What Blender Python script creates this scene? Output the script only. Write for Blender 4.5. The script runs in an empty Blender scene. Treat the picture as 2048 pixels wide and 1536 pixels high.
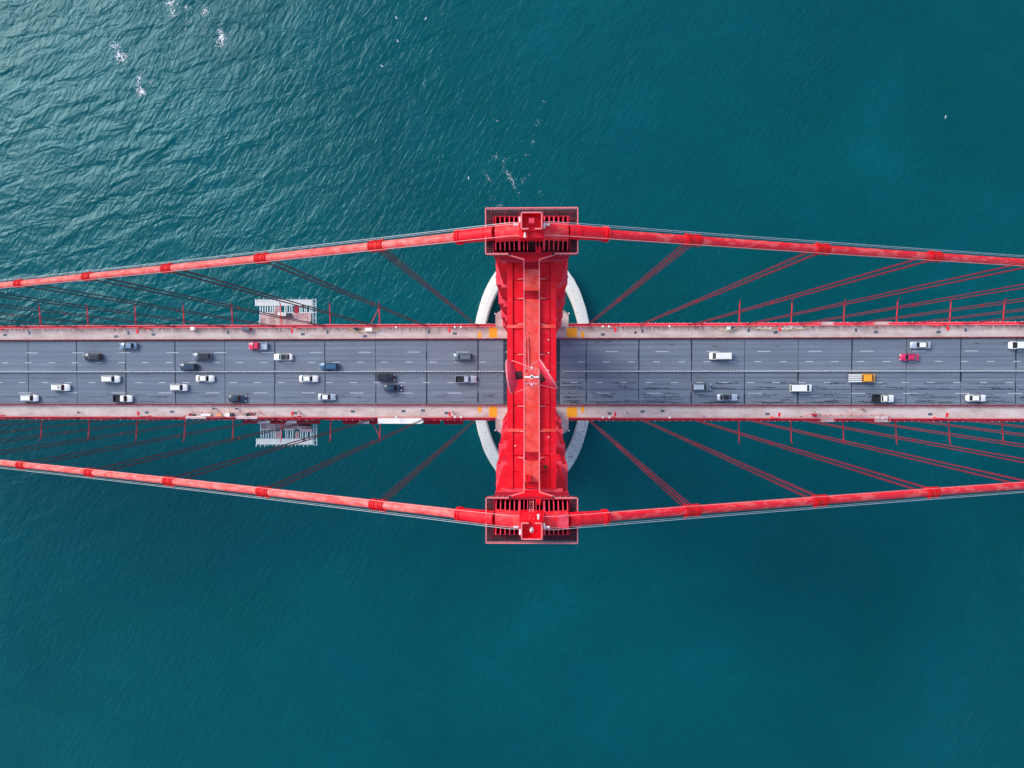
import bpy, bmesh, math, random
from mathutils import Vector, Matrix, Euler
random.seed(7)
S = bpy.context.scene
COL = S.collection

# ------------------------------------------------------------------ camera, sky, sun, exposure
CAMP = Vector((0.0533, 0.5796, 299.277))
RX, RY, RZ = -0.01821, 0.02647, -0.00093
FPX = 1524.81                                   # focal length in pixels of the 2048 wide photograph
ROT = Matrix.Rotation(RZ, 3, 'Z') @ Matrix.Rotation(RY, 3, 'Y') @ Matrix.Rotation(RX, 3, 'X')
cam_d = bpy.data.cameras.new('camera')
cam = bpy.data.objects.new('camera', cam_d)
COL.objects.link(cam)
cam.matrix_world = Matrix.Translation(CAMP) @ ROT.to_4x4()
cam_d.sensor_width = 36.0
cam_d.lens = FPX / 2048 * 36.0
cam_d.clip_start = 1.0
cam_d.clip_end = 30000
S.camera = cam
S.render.resolution_x, S.render.resolution_y = 1024, 768

SUN_EL = math.radians(38)
SUN_AZ = math.atan2(-0.80, 0.60)
W = bpy.data.worlds.new('World')
S.world = W
W.use_nodes = True
wn = W.node_tree
bg = wn.nodes['Background']
sky = wn.nodes.new('ShaderNodeTexSky')
sky.sky_type = 'NISHITA'
sky.sun_disc = False
sky.sun_elevation = SUN_EL
sky.sun_rotation = SUN_AZ
sky.air_density = 1.0
sky.dust_density = 1.2
sky.ozone_density = 1.0
wn.links.new(sky.outputs[0], bg.inputs[0])
bg.inputs[1].default_value = 0.15
sun_d = bpy.data.lights.new('sun', 'SUN')
sun_d.energy = 1.15
sun_d.angle = math.radians(30)
sun_d.color = (1.0, 0.95, 0.88)
sun = bpy.data.objects.new('sun', sun_d)
COL.objects.link(sun)
to_sun = Vector((math.sin(SUN_AZ) * math.cos(SUN_EL), math.cos(SUN_AZ) * math.cos(SUN_EL), math.sin(SUN_EL)))
sun.rotation_euler = to_sun.to_track_quat('Z', 'Y').to_euler()
sun.location = (-200, 150, 400)
S.view_settings.view_transform = 'Standard'
S.view_settings.look = 'None'
S.view_settings.exposure = 0.95
S.view_settings.gamma = 1.0
S.view_settings.use_curve_mapping = False

# ------------------------------------------------------------------ helpers
GR = 0.0233                                      # grade of the deck
DZ0 = 75.0
def dz(x): return DZ0 + GR * x
def U(px, py, h=0.0, z=None):
    """pixel of the photograph -> point on the deck surface + h, or on the level z"""
    d = ROT @ Vector(((px - 1024) / FPX, (768 - py) / FPX, -1))
    if z is not None:
        t = (z - CAMP.z) / d.z
    else:
        t = (DZ0 + h + GR * CAMP.x - CAMP.z) / (d.z - GR * d.x)
    return CAMP + d * t

ORG = {}
def org(p): return ORG.get(p.name, Vector((0, 0, 0))) if p else Vector((0, 0, 0))
def tag(o, label=None, cat=None, group=None, kind=None):
    if label: o['label'] = label
    if cat: o['category'] = cat
    if group: o['group'] = group
    if kind: o['kind'] = kind
    return o
def thing(name, loc, label=None, cat=None, group=None, kind=None, local=False):
    o = bpy.data.objects.new(name, None)
    COL.objects.link(o)
    o.location = loc
    o.empty_display_size = 0.3
    if not local: ORG[o.name] = Vector(loc)
    return tag(o, label, cat, group, kind)

class MB:
    def __init__(s): s.v = []; s.f = []; s.m = []; s.cur = 0
    def add(s, vs, fs):
        b = len(s.v); s.v += [Vector(v) for v in vs]
        s.f += [tuple(b + i for i in f) for f in fs]; s.m += [s.cur] * len(fs); return s
    def box(s, x0, x1, y0, y1, z0, z1):
        return s.hexa([(x0,y0,z0),(x1,y0,z0),(x1,y1,z0),(x0,y1,z0)], [(x0,y0,z1),(x1,y0,z1),(x1,y1,z1),(x0,y1,z1)])
    def hexa(s, lo, hi):
        return s.add(list(lo) + list(hi), [(3,2,1,0),(4,5,6,7),(0,1,5,4),(1,2,6,5),(2,3,7,6),(3,0,4,7)])
    def prism(s, poly, z0, z1, top=None):
        n = len(poly); top = top or poly
        vs = [(p[0], p[1], z0) for p in poly] + [(p[0], p[1], z1) for p in top]
        fs = [tuple(range(n-1, -1, -1)), tuple(range(n, 2*n))] + [(i, (i+1) % n, n+(i+1) % n, n+i) for i in range(n)]
        return s.add(vs, fs)
    def beam(s, p, q, w, h=None, up=(0, 0, 1)):
        h = h or w; p = Vector(p); q = Vector(q); d = (q - p).normalized(); u = Vector(up)
        if abs(d.dot(u)) > .99: u = Vector((1, 0, 0))
        a = d.cross(u).normalized() * w / 2; b = a.cross(d).normalized() * h / 2
        return s.hexa([p-a-b, p+a-b, p+a+b, p-a+b][::-1], [q-a-b, q+a-b, q+a+b, q-a+b][::-1])
    def tube(s, pts, r, n=8, cap=True):
        pts = [Vector(p) for p in pts]; rs = r if isinstance(r, (list, tuple)) else [r] * len(pts); vs = []; fs = []
        for i, p in enumerate(pts):
            d = (pts[min(i+1, len(pts)-1)] - pts[max(i-1, 0)]).normalized()
            u = Vector((0, 0, 1)) if abs(d.z) < .95 else Vector((1, 0, 0))
            a = d.cross(u).normalized(); b = a.cross(d)
            for k in range(n):
                t = 2 * math.pi * k / n
                vs.append(p + (a * math.cos(t) + b * math.sin(t)) * rs[i])
        for i in range(len(pts) - 1):
            for k in range(n):
                fs.append((i*n+k, i*n+(k+1) % n, (i+1)*n+(k+1) % n, (i+1)*n+k))
        if cap: fs += [tuple(range(n-1, -1, -1)), tuple(range((len(pts)-1)*n, len(pts)*n))]
        return s.add(vs, fs)
    def lathe(s, prof, c, axis=(0, 0, 1), n=16, cap=True):
        ax = Vector(axis).normalized(); u = Vector((1, 0, 0)) if abs(ax.x) < .9 else Vector((0, 1, 0))
        a = ax.cross(u).normalized(); b = ax.cross(a); c = Vector(c); vs = []; fs = []
        for r, h in prof:
            for k in range(n):
                t = 2*math.pi*k/n; vs.append(c + ax*h + (a*math.cos(t) + b*math.sin(t))*r)
        for i in range(len(prof)-1):
            for k in range(n): fs.append((i*n+k, i*n+(k+1) % n, (i+1)*n+(k+1) % n, (i+1)*n+k))
        if cap: fs += [tuple(range(n-1, -1, -1)), tuple(range((len(prof)-1)*n, len(prof)*n))]
        return s.add(vs, fs)
    def ball(s, c, r, n=10, sz=1.0):
        m = n // 2
        return s.lathe([(max(.001, math.sin(math.pi*i/m))*r, -math.cos(math.pi*i/m)*r*sz) for i in range(m+1)], c, n=n)
    def mesh(s, name, mat, off=None, deck=False):
        off = off or Vector((0, 0, 0)); me = bpy.data.meshes.new(name); vv = []
        for v in s.v:
            w = Vector(v)
            if deck: w.z += dz(w.x)
            vv.append(w - off)
        me.from_pydata(vv, [], s.f)
        for m in (mat if isinstance(mat, (list, tuple)) else [mat]): me.materials.append(m)
        if isinstance(mat, (list, tuple)): me.polygons.foreach_set('material_index', s.m)
        me.update(); return me
    def build(s, name, mat, parent=None, deck=False, smooth=False, **kw):
        off = org(parent)
        me = s.mesh(name, mat, off, deck)
        if smooth:
            bm = bmesh.new(); bm.from_mesh(me); bmesh.ops.recalc_face_normals(bm, faces=bm.faces); bm.to_mesh(me); bm.free()
            me.polygons.foreach_set('use_smooth', [True]*len(me.polygons))
            try: me.set_sharp_from_angle(angle=math.radians(40))
            except Exception: pass
        o = bpy.data.objects.new(name, me); COL.objects.link(o)
        if parent: o.parent = parent; ORG[o.name] = off
        return tag(o, **kw) if kw else o
def inst(o, loc, parent, name=None):
    c = o.copy(); COL.objects.link(c); c.location = loc; c.parent = parent
    if name: c.name = name
    return c
def kids(o): return [c for c in bpy.data.objects if c.parent == o]
CH = {}
def copy_tree(o, parent=None):
    c = o.copy(); COL.objects.link(c); c.parent = parent
    for ch in CH.get(o.name) or [k for k in bpy.data.objects if k.parent == o]: copy_tree(ch, c)
    return c
ORD = ['first','second','third','fourth','fifth','sixth','seventh','eighth','ninth','tenth','eleventh','twelfth','thirteenth','fourteenth','fifteenth','sixteenth','seventeenth','eighteenth','nineteenth','twentieth','twenty-first','twenty-second','twenty-third','twenty-fourth']

# ------------------------------------------------------------------ materials
def newmat(name):
    m = bpy.data.materials.new(name); m.use_nodes = True
    return m, m.node_tree, m.node_tree.nodes['Principled BSDF']
def nd(nt, t, **kw):
    n = nt.nodes.new(t)
    for k, v in kw.items():
        if k.startswith('i_'): n.inputs[k[2:].replace('_', ' ')].default_value = v
        else: setattr(n, k, v)
    return n
def ramp(nt, src, stops):
    r = nt.nodes.new('ShaderNodeValToRGB'); e = r.color_ramp.elements
    while len(e) < len(stops): e.new(.5)
    for k, (p, c) in enumerate(stops): e[k].position = p; e[k].color = (*c, 1) if len(c) == 3 else c
    nt.links.new(src, r.inputs[0]); return r.outputs[0]
def mix(nt, f, a, b, mode='MIX'):
    m = nt.nodes.new('ShaderNodeMix'); m.data_type = 'RGBA'; m.blend_type = mode
    for s, v in ((m.inputs[0], f), (m.inputs[6], a), (m.inputs[7], b)):
        if hasattr(v, 'links'): nt.links.new(v, s)
        elif isinstance(v, (int, float)): s.default_value = v
        else: s.default_value = (*v, 1)
    return m.outputs[2]
def math_(nt, op, a, b=None, clamp=False):
    m = nt.nodes.new('ShaderNodeMath'); m.operation = op; m.use_clamp = clamp
    for s, v in zip(m.inputs, (a, b)):
        if v is None: continue
        if hasattr(v, 'links'): nt.links.new(v, s)
        else: s.default_value = v
    return m.outputs[0]
def pos(nt, scale=(1, 1, 1), rot=(0, 0, 0), obj=False):
    if obj:
        g = nt.nodes.new('ShaderNodeTexCoord').outputs['Object']
    else:
        g = nt.nodes.new('ShaderNodeNewGeometry').outputs['Position']
    if rot != (0, 0, 0):
        m0 = nt.nodes.new('ShaderNodeMapping'); m0.inputs['Rotation'].default_value = rot
        nt.links.new(g, m0.inputs[0]); g = m0.outputs[0]
    m = nt.nodes.new('ShaderNodeMapping'); m.inputs['Scale'].default_value = scale
    nt.links.new(g, m.inputs[0]); return m.outputs[0]
def noise(nt, vec, scale=1.0, detail=3, rough=.55, dist=0.0):
    n = nd(nt, 'ShaderNodeTexNoise', i_Scale=scale, i_Detail=detail, i_Roughness=rough, i_Distortion=dist)
    nt.links.new(vec, n.inputs['Vector']); return n.outputs[0]
def bump(nt, h, strength, dist, bsdf=None, normal=None):
    b = nd(nt, 'ShaderNodeBump', i_Strength=strength, i_Distance=dist)
    nt.links.new(h, b.inputs['Height'])
    if normal: nt.links.new(normal, b.inputs['Normal'])
    if bsdf: nt.links.new(b.outputs[0], bsdf.inputs['Normal'])
    return b.outputs[0]

def paint(name, c, rough=.45, var=.25, grime=.5, pale=None, pale_at=(.55, .7), scale=.5, metal=0.0, stretch=(1, 1, 1)):
    """weathered paint: tone varies, pale faded patches and thin grime"""
    m, nt, b = newmat(name)
    n1 = noise(nt, pos(nt), scale, 5, .6)
    col = mix(nt, n1, [x*(1-var) for x in c], [min(1, x*(1+var)) for x in c])
    if pale:
        n2 = noise(nt, pos(nt, stretch), scale*3.1, 6, .65, .4)
        f = ramp(nt, n2, [(pale_at[0], (0, 0, 0)), (pale_at[1], (1, 1, 1))])
        col = mix(nt, f, col, pale)
    n3 = noise(nt, pos(nt), scale*9, 4, .7)
    f3 = ramp(nt, n3, [(.58, (0, 0, 0)), (.75, (grime, grime, grime))])
    col = mix(nt, f3, col, [c[0]*.35, c[1]*.5+.005, c[2]*.5+.005])
    nt.links.new(col, b.inputs['Base Color'])
    r = ramp(nt, n1, [(.3, (rough-.1,)*3), (.7, (rough+.15,)*3)])
    nt.links.new(r, b.inputs['Roughness']); b.inputs['Metallic'].default_value = metal
    b.inputs['Specular IOR Level'].default_value = .28
    bump(nt, n3, .25, .01, b)
    return m
def plain(name, c, rough=.5, metal=0.0, var=.12, scale=2.0, spec=.5):
    m, nt, b = newmat(name)
    n1 = noise(nt, pos(nt, obj=True), scale, 4, .6)
    nt.links.new(mix(nt, n1, [x*(1-var) for x in c], [min(1, x*(1+var)) for x in c]), b.inputs['Base Color'])
    b.inputs['Roughness'].default_value = rough; b.inputs['Metallic'].default_value = metal
    b.inputs['Specular IOR Level'].default_value = spec
    return m

M = {}
M['red'] = paint('red_paint', (.88, .002, .014), .45, .16, .42, (.90, .022, .034), (.48, .66), .45)
M['red_dark'] = paint('red_paint_old_or_shaded', (.42, .008, .028), .55, .2, .4)
M['red_leg'] = paint('red_leg_paint', (.82, .003, .020), .5, .15, .3)
M['ledge'] = paint('skylit_red_ledge', (.80, .05, .085), .55, .12, .3, (.85, .16, .18), (.5, .75))  # skylight on the ledge tops painted in as paler red; also used on fittings
M['walk'] = paint('orange_walkway_plate', (.90, .062, .042), .6, .10, .25, (.92, .13, .105), (.42, .62), .35)
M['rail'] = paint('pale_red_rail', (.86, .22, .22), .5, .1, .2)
M['cable'] = paint('cable_paint', (.86, .012, .026), .36, .1, .2, (.90, .11, .10), (.50, .60), .5, stretch=(.28, 1, 1))
M['cable_l'] = paint('cable_paint_worn_sheen', (.88, .070, .062), .36, .1, .2, (.93, .22, .19), (.38, .62), .5, stretch=(.25, 1, 1))  # worn paint, pinker overall to paint in the sky's reflection on the left
M['cover'] = paint('saddle_cover_paint', (.84, .018, .030), .5, .1, .2, (.86, .07, .06), (.5, .62), .5)
M['red_deck'] = paint('deck_edge_paint', (.52, .008, .030), .5, .15, .35)
M['maroon'] = paint('maroon_paint', (.20, .018, .030), .6, .2, .4)
M['band'] = paint('cable_band_paint', (.72, .008, .012), .45, .15, .4)
M['dish'] = paint('dish_paint', (.84, .045, .085), .5, .06, .12)
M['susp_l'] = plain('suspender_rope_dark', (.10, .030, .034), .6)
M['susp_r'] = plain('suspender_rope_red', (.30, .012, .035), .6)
M['rope'] = plain('hand_rope_galvanised', (.62, .62, .62), .4, .3)
M['grate'] = plain('dark_pit_shade', (.07, .028, .032), .8, spec=.2)
M['black'] = plain('black_rubber', (.012, .013, .016), .7)
M['white'] = plain('white_paint', (.84, .82, .74), .45)
M['scaf'] = plain('grey_white_scaffold', (.74, .79, .78), .5, .2)
M['plank'] = paint('scaffold_planks', (.70, .72, .68), .7, .12, .3, (.82, .80, .72), (.5, .7), .8)
M['ply'] = paint('stained_plywood', (.42, .22, .22), .75, .25, .5, (.58, .42, .40), (.45, .62), .6)
M['ply2'] = paint('pale_plywood', (.56, .38, .36), .75, .2, .4, (.66, .55, .5), (.5, .65), .8)
M['yellow'] = plain('yellow_steel_plate', (.95, .36, .003), .5, 0, .08)
M['rope_y'] = plain('yellow_tape', (.85, .55, .12), .5)
M['rope_r'] = plain('red_tape', (.7, .08, .07), .5)
M['steel'] = plain('grey_hatch_steel', (.075, .105, .135), .55)
M['navy'] = plain('dark_equipment', (.02, .03, .05), .5)
M['orange'] = plain('orange_sheet', (.85, .35, .14), .6)
M['dash'] = plain('lane_paint', (.60, .63, .64), .6, 0, .3, 6)
M['seal'] = plain('joint_sealant', (.014, .022, .035), .5)
M['bird'] = plain('white_feathers', (.85, .85, .85), .7)
M['glass'] = plain('car_glass', (.012, .018, .026), .08)
M['tyre'] = plain('tyre', (.015, .015, .017), .85)
M['alloy'] = plain('alloy_rim', (.5, .5, .52), .3, .8)
M['lampred'] = plain('tail_lamp', (.5, .01, .01), .2)
M['lampw'] = plain('head_lamp', (.8, .8, .78), .1)
M['skin'] = plain('skin', (.5, .28, .2), .6)
M['hair'] = plain('hair', (.03, .02, .015), .8)

def mat_asphalt():
    m, nt, b = newmat('asphalt')
    streak = noise(nt, pos(nt, (.025, 1.0, 1)), 1.1, 4, .6)
    blot = noise(nt, pos(nt, (.3, .6, 1)), .5, 4, .6)
    fine = noise(nt, pos(nt), 9, 3, .7)
    col = ramp(nt, streak, [(.3, (.140, .176, .220)), (.5, (.186, .224, .272)), (.72, (.245, .278, .320))])
    col = mix(nt, ramp(nt, blot, [(.35, (.35,)*3), (.65, (0, 0, 0))]), col, (.135, .155, .188))
    g = nt.nodes.new('ShaderNodeNewGeometry'); sp = nt.nodes.new('ShaderNodeSeparateXYZ'); nt.links.new(g.outputs[0], sp.inputs[0])
    tr = math_(nt, 'SINE', math_(nt, 'MULTIPLY', math_(nt, 'SUBTRACT', sp.outputs[1], .2), 2*math.pi/3.1))    # oil and wheel tracks follow the lanes
    tr = math_(nt, 'MULTIPLY', math_(nt, 'ADD', math_(nt, 'MULTIPLY', math_(nt, 'ABSOLUTE', tr), -1.0), 1.0), math_(nt, 'MULTIPLY', noise(nt, pos(nt, (.05, .5, 1)), 1.0, 4, .6), .75))
    col = mix(nt, tr, col, (.105, .125, .155))
    col = mix(nt, ramp(nt, fine, [(.35, (.45,)*3), (.6, (0, 0, 0))]), col, (.10, .115, .14))
    nt.links.new(col, b.inputs['Base Color']); b.inputs['Roughness'].default_value = .85
    bump(nt, fine, .4, .01, b); return m
M['asphalt'] = mat_asphalt()
def mat_walk():
    m, nt, b = newmat('sidewalk_concrete')
    n1 = noise(nt, pos(nt, (.25, .6, 1)), .8, 5, .6)
    col = ramp(nt, n1, [(.3, (.48, .36, .31)), (.5, (.62, .485, .425)), (.7, (.70, .59, .53))])
    st = noise(nt, pos(nt, (1.1, .28, 1)), 1.3, 5, .65)          # rust streaks running in from the outer rail
    g = nt.nodes.new('ShaderNodeNewGeometry'); sp = nt.nodes.new('ShaderNodeSeparateXYZ'); nt.links.new(g.outputs[0], sp.inputs[0])
    y = math_(nt, 'MULTIPLY', math_(nt, 'SUBTRACT', sp.outputs[1], 11.4), .55, True)
    y = math_(nt, 'MULTIPLY', y, math_(nt, 'LESS_THAN', sp.outputs[1], 13.3))
    f = math_(nt, 'MULTIPLY', y, ramp(nt, st, [(.38, (0, 0, 0)), (.62, (1, 1, 1))]))
    col = mix(nt, f, col, (.26, .105, .075))
    fine = noise(nt, pos(nt), 7, 3, .7)
    col = mix(nt, ramp(nt, fine, [(.3, (.3,)*3), (.55, (0, 0, 0))]), col, (.30, .25, .24))
    nt.links.new(col, b.inputs['Base Color']); b.inputs['Roughness'].default_value = .85
    bump(nt, fine, .3, .01, b); return m
M['side'] = mat_walk()
def mat_conc(name, c0, c1, spk, amt):
    m, nt, b = newmat(name)
    n1 = noise(nt, pos(nt), .35, 5, .65); n2 = noise(nt, pos(nt), 1.6, 5, .75)
    col = mix(nt, n1, c0, c1)
    col = mix(nt, ramp(nt, n2, [(amt, (0, 0, 0)), (amt+.06, (1, 1, 1))]), col, spk)
    nt.links.new(col, b.inputs['Base Color']); b.inputs['Roughness'].default_value = .9
    bump(nt, n2, .6, .05, b); return m
M['fender'] = mat_conc('fender_concrete', (.66, .64, .56), (.80, .77, .68), (.14, .14, .13), .60)
M['fender_grey'] = mat_conc('fender_concrete_weathered', (.36, .37, .38), (.52, .52, .52), (.13, .09, .10), .55)
M['pier'] = mat_conc('pier_concrete', (.30, .29, .27), (.42, .40, .37), (.14, .12, .11), .62)

def mat_water():
    m, nt, b = newmat('sea_water')
    g = nt.nodes.new('ShaderNodeNewGeometry'); sp = nt.nodes.new('ShaderNodeSeparateXYZ'); nt.links.new(g.outputs[0], sp.inputs[0])
    big = noise(nt, pos(nt), .009, 4, .55, .6)
    # rougher, wind blown water to the upper left of the bridge
    lin = math_(nt, 'ADD', math_(nt, 'MULTIPLY', sp.outputs[0], -.0040), math_(nt, 'MULTIPLY', sp.outputs[1], .0034))
    lin = math_(nt, 'ADD', lin, math_(nt, 'MULTIPLY', math_(nt, 'SUBTRACT', big, .5), .9))
    chop = ramp(nt, lin, [(.20, (0, 0, 0)), (.95, (1, 1, 1))])
    swell = noise(nt, pos(nt, (.068, .145, .1), (0, 0, math.radians(-17))), 1.0, 3, .5, .5)
    rip = noise(nt, pos(nt, (.20, .62, .3), (0, 0, math.radians(-58))), 1.0, 4, .6, .35)
    fine = noise(nt, pos(nt, (.8, 1.9, 1), (0, 0, math.radians(-62))), 1.0, 4, .65, .2)
    gust = noise(nt, pos(nt, (.6, 1, 1), (0, 0, math.radians(-50))), .016, 3, .5, .5)
    h = math_(nt, 'MULTIPLY', swell, math_(nt, 'ADD', math_(nt, 'MULTIPLY', chop, 1.1), .20))
    h = math_(nt, 'ADD', h, math_(nt, 'MULTIPLY', rip, math_(nt, 'ADD', math_(nt, 'MULTIPLY', chop, .10), math_(nt, 'MULTIPLY', gust, .55))))
    h = math_(nt, 'ADD', h, math_(nt, 'MULTIPLY', fine, math_(nt, 'ADD', math_(nt, 'MULTIPLY', chop, .0), math_(nt, 'MULTIPLY', gust, .12))))
    bump(nt, h, 1.0, 1.0, b)
    med = noise(nt, pos(nt), .035, 4, .6, .8)
    col = ramp(nt, big, [(.3, (.0001, .058, .070)), (.5, (.0002, .079, .093)), (.7, (.0003, .100, .113))])
    col = mix(nt, ramp(nt, med, [(.35, (.5,)*3), (.65, (0, 0, 0))]), col, (.0003, .070, .068))
    col = mix(nt, ramp(nt, rip, [(.35, (.30,)*3), (.6, (0, 0, 0))]), col, (.0002, .055, .062))
    nt.links.new(col, b.inputs['Base Color'])
    b.inputs['IOR'].default_value = 1.333
    b.inputs['Specular IOR Level'].default_value = .5
    b.inputs['Specular Tint'].default_value = (.46, .90, 1.0, 1)
    b.inputs['Roughness'].default_value = .07
    return m
M['water'] = mat_water()
M['foam'] = plain('sea_foam', (.88, .88, .86), .8)

# ------------------------------------------------------------------ water
mb = MB(); R_ = 9000
mb.add([(-R_, -R_, 0), (R_, -R_, 0), (R_, R_, 0), (-R_, R_, 0)], [(0, 1, 2, 3)])
tag(mb.build('water', M['water']), 'deep teal sea around the bridge pier', None, None, 'structure')

def foam(patches, name, label):
    mb = MB()
    for (px, py, rx, ry, ang, n, big) in patches:
        c = U(px, py, z=.06); ca, sa = math.cos(ang), math.sin(ang)
        fil = []                                  # curved filaments of lacy foam, then flecks along them
        for q0 in range(max(3, n // 3)):
            t = random.uniform(0, 6.28); r = random.random() ** .6; x, y = r*rx*math.cos(t), r*ry*math.sin(t); a = random.uniform(0, 6.28); bend = random.uniform(-.7, .7)
            for j in range(random.randint(4, 9)):
                a += bend*.35 + random.uniform(-.3, .3); x += .16*math.cos(a); y += .16*math.sin(a); fil.append((x, y))
        for (x, y) in fil:
            x += random.gauss(0, .10); y += random.gauss(0, .10); r = min(1, math.hypot(x/rx, y/ry))
            p = c + Vector((x*ca - y*sa, x*sa + y*ca, 0)); s = big * (1.0 if big > .24 else 1.12) * random.uniform(.3, .8) * (1.15 - r*.7); q = random.uniform(0, 3)
            nn = random.choice((4, 5, 6)); ln = random.uniform(.4, 1)
            ps = []
            for i in range(nn):
                rr = s * random.uniform(.4, 1); a = 2*math.pi*i/nn
                vx, vy = rr*math.cos(a), rr*ln*math.sin(a)
                ps.append((p.x + vx*math.cos(q) - vy*math.sin(q), p.y + vx*math.sin(q) + vy*math.cos(q)))
            z = .05 + .0002 * (len(mb.f) % 600)
            mb.prism(ps, z - .04, z)
    return tag(mb.build(name, M['foam']), label, 'foam', None, 'stuff')
foam([(228, 92, 2.6, 1.6, .2, 60, .4), (242, 115, 3.2, 2.2, -.3, 120, .42), (236, 106, 3.0, .8, 1.2, 40, .3),
      (277, 158, 2.4, 1.0, 1.3, 40, .35), (281, 184, 2.4, 1.7, -.5, 110, .42), (279, 172, 2.5, 1.0, -1.2, 40, .3),
      (443, 75, 3.4, 1.4, -1.35, 130, .45), (441, 88, 1.6, 1.4, 0, 50, .4), (341, 7, 2.6, 1.5, .3, 60, .4),
      (348, 26, 2.4, 1.4, -.8, 50, .35), (372, 14, 1.6, .8, 1, 25, .3), (410, 22, 2.0, 1.2, .6, 45, .35),
      (410, 60, 2.2, .7, 1.4, 25, .25), (376, 52, 3.2, 1.0, 1, 24, .22), (300, 165, 2, .8, .8, 18, .25)],
     'foam', 'white foam of breaking wavelets in the upper left water')
foam([(990, 313, 2.2, 1.0, -.5, 22, .2), (1010, 322, 1.6, 1.2, .3, 16, .2), (1012, 344, 4.0, .8, -1.0, 40, .2), (1024, 360, 2.4, .9, -.7, 30, .22),
      (973, 350, 3.4, .4, -1.0, 22, .17), (1054, 348, 2.6, .5, 1.2, 16, .18), (1036, 386, 2.6, .9, 1.1, 18, .17), (1079, 388, 1.6, .6, 1.2, 12, .17),
      (1000, 412, 1.6, .8, -.6, 18, .24), (1018, 352, 5, .5, -1.0, 40, .2), (1030, 372, 3, .5, -.9, 24, .2), (980, 362, 3, .4, -1, 20, .18), (1060, 300, 4, .5, 1.15, 26, .18), (1046, 362, 2.5, .4, 1.2, 16, .18), (988, 396, 1.8, .5, -.6, 10, .15), (1075, 250, 5.0, .6, 1.1, 22, .17), (1086, 200, 4.5, .5, 1.4, 14, .16),
      (1066, 284, 2, .7, 1.0, 12, .17), (994, 240, 4, .7, -1.3, 16, .16), (883, 318, 1.0, .8, 0, 6, .2)],
     'foam', 'thin broken foam lines trailing above the tower')

# ------------------------------------------------------------------ road deck
XJ0, PAN = 15.93, 15.24
NJ = 19
JX = sorted([-(XJ0 + PAN*k) for k in range(NJ)] + [XJ0 + PAN*k for k in range(NJ)])
XA, XB = JX[0], JX[-1]
HWY = 9.45
mb = MB()
mb.box(XA, XB, -HWY - .5, HWY + .5, -.75, -.14)
road = tag(mb.build('road', M['seal'], deck=True), 'six lane asphalt roadway crossing the bridge deck', None, None, 'structure')
edges = JX
for i in range(len(edges) - 1):
    a, b2 = edges[i], edges[i+1]
    spans = [(a, b2)] if not (a < 0 < b2) else [(a, -8.35), (-7.4, 7.1), (8.05, b2)]
    for (x0, x1) in spans:
        for (y0, y1) in ((-HWY, .12), (.14, HWY)):
            g0 = random.choice((.07, .09, .14, .2)); g1 = random.choice((.07, .09, .14, .2))
            MB().box(x0 + g0, x1 - g1, y0, y1, -.16, 0.0).build('road_slab', M['asphalt'], road, deck=True)
# finger joints beside the tower
for s, (x0, x1) in ((-1, (-8.35, -7.4)), (1, (7.1, 8.05))):
    mb = MB(); mb.box(x0 + .05, x1 - .05, -HWY, HWY, -.13, -.05)
    o = mb.build('finger_joint', M['navy'], road, deck=True)
    mb = MB()
    for k in range(7):
        y = -8.8 + k*2.9; mb.box(x0 + .06, x1 - .06, y - .12, y + .12, -.06, -.02)
    mb.build('joint_tooth_plate', M['steel'], o, deck=True)
# tar patches along the joints
mb = MB()
for x in JX:
    if abs(x) > 190: continue
    for (y0, y1) in ((-9.3, -6.2), (-6.2, -3.1), (-3.1, 0), (.4, 3.0), (3.0, 6.0), (6, 9.3)):
        if random.random() < .5:
            w = random.uniform(.12, .30); e0 = random.uniform(0, .8)
            mb.box(x - w, x + w*random.uniform(.2, 1), y0 + e0, y1, .003, .010)
mb.build('joint_tar', M['seal'], road, deck=True, kind='stuff')
# lane dashes
dashes = {}
def dash_mesh(L):
    if L not in dashes:
        o = MB().box(-L/2, L/2, -.075, .075, -.004, .006).build('lane_dash', M['dash'], road)
        dashes[L] = [o, False]
    return dashes[L]
def put_dash(L, x, y):
    d = dash_mesh(L); r = math.atan(GR)
    if not d[1]: o = d[0]; d[1] = True
    else: o = d[0].copy(); COL.objects.link(o)
    o.location = (x, y, dz(x) + .005); o.rotation_euler = (0, -r, 0)
for (py, L, first_px, period, yy) in ((705, 3.7, 64, 14.6, 5.95), (725, 2.05, 11, 7.28, 2.97), (765, 2.05, 44, 7.28, -3.06), (786, 4.1, 49, 14.6, -6.18)):
    x = U(first_px, 745).x - 2 * period
    while x < 165:
        if not (-9.5 < x < -6) and not (6 < x < 9.5) and abs(x) > 4:
            put_dash(L, x, yy)
        x += period
# sealed cracks
mb = MB()
def crack(x, y, L, amp, w=.045, step=.35, drift=0):
    yy = y; pts = [(x, y)]
    while L > 0:
        d = random.uniform(.5, 1.3)*step; x += d; L -= d
        yy += random.uniform(-amp, amp) + (y - yy)*.25; pts.append((x, yy))
    w *= 1.45
    for (a, b2) in zip(pts, pts[1:]):
        dx, dy = b2[0]-a[0], b2[1]-a[1]; l = math.hypot(dx, dy); nx, ny = -dy/l*w*random.uniform(.6, 1.2), dx/l*w
        z = .004 + .0005*(len(mb.f) % 8)
        mb.prism([(a[0]-nx, a[1]-ny), (b2[0]-nx, b2[1]-ny), (b2[0]+nx, b2[1]+ny), (a[0]+nx, a[1]+ny)], z-.004, z+.003)
        if random.random() < .16 and amp > .05:
            h = random.uniform(-.7, .7); mb.prism([(a[0]-w, a[1]), (a[0]+w, a[1]), (a[0]+w*1.5, a[1]+h), (a[0]-w*.5, a[1]+h)][::(1 if h > 0 else -1)], z-.004, z+.0035)
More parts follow.
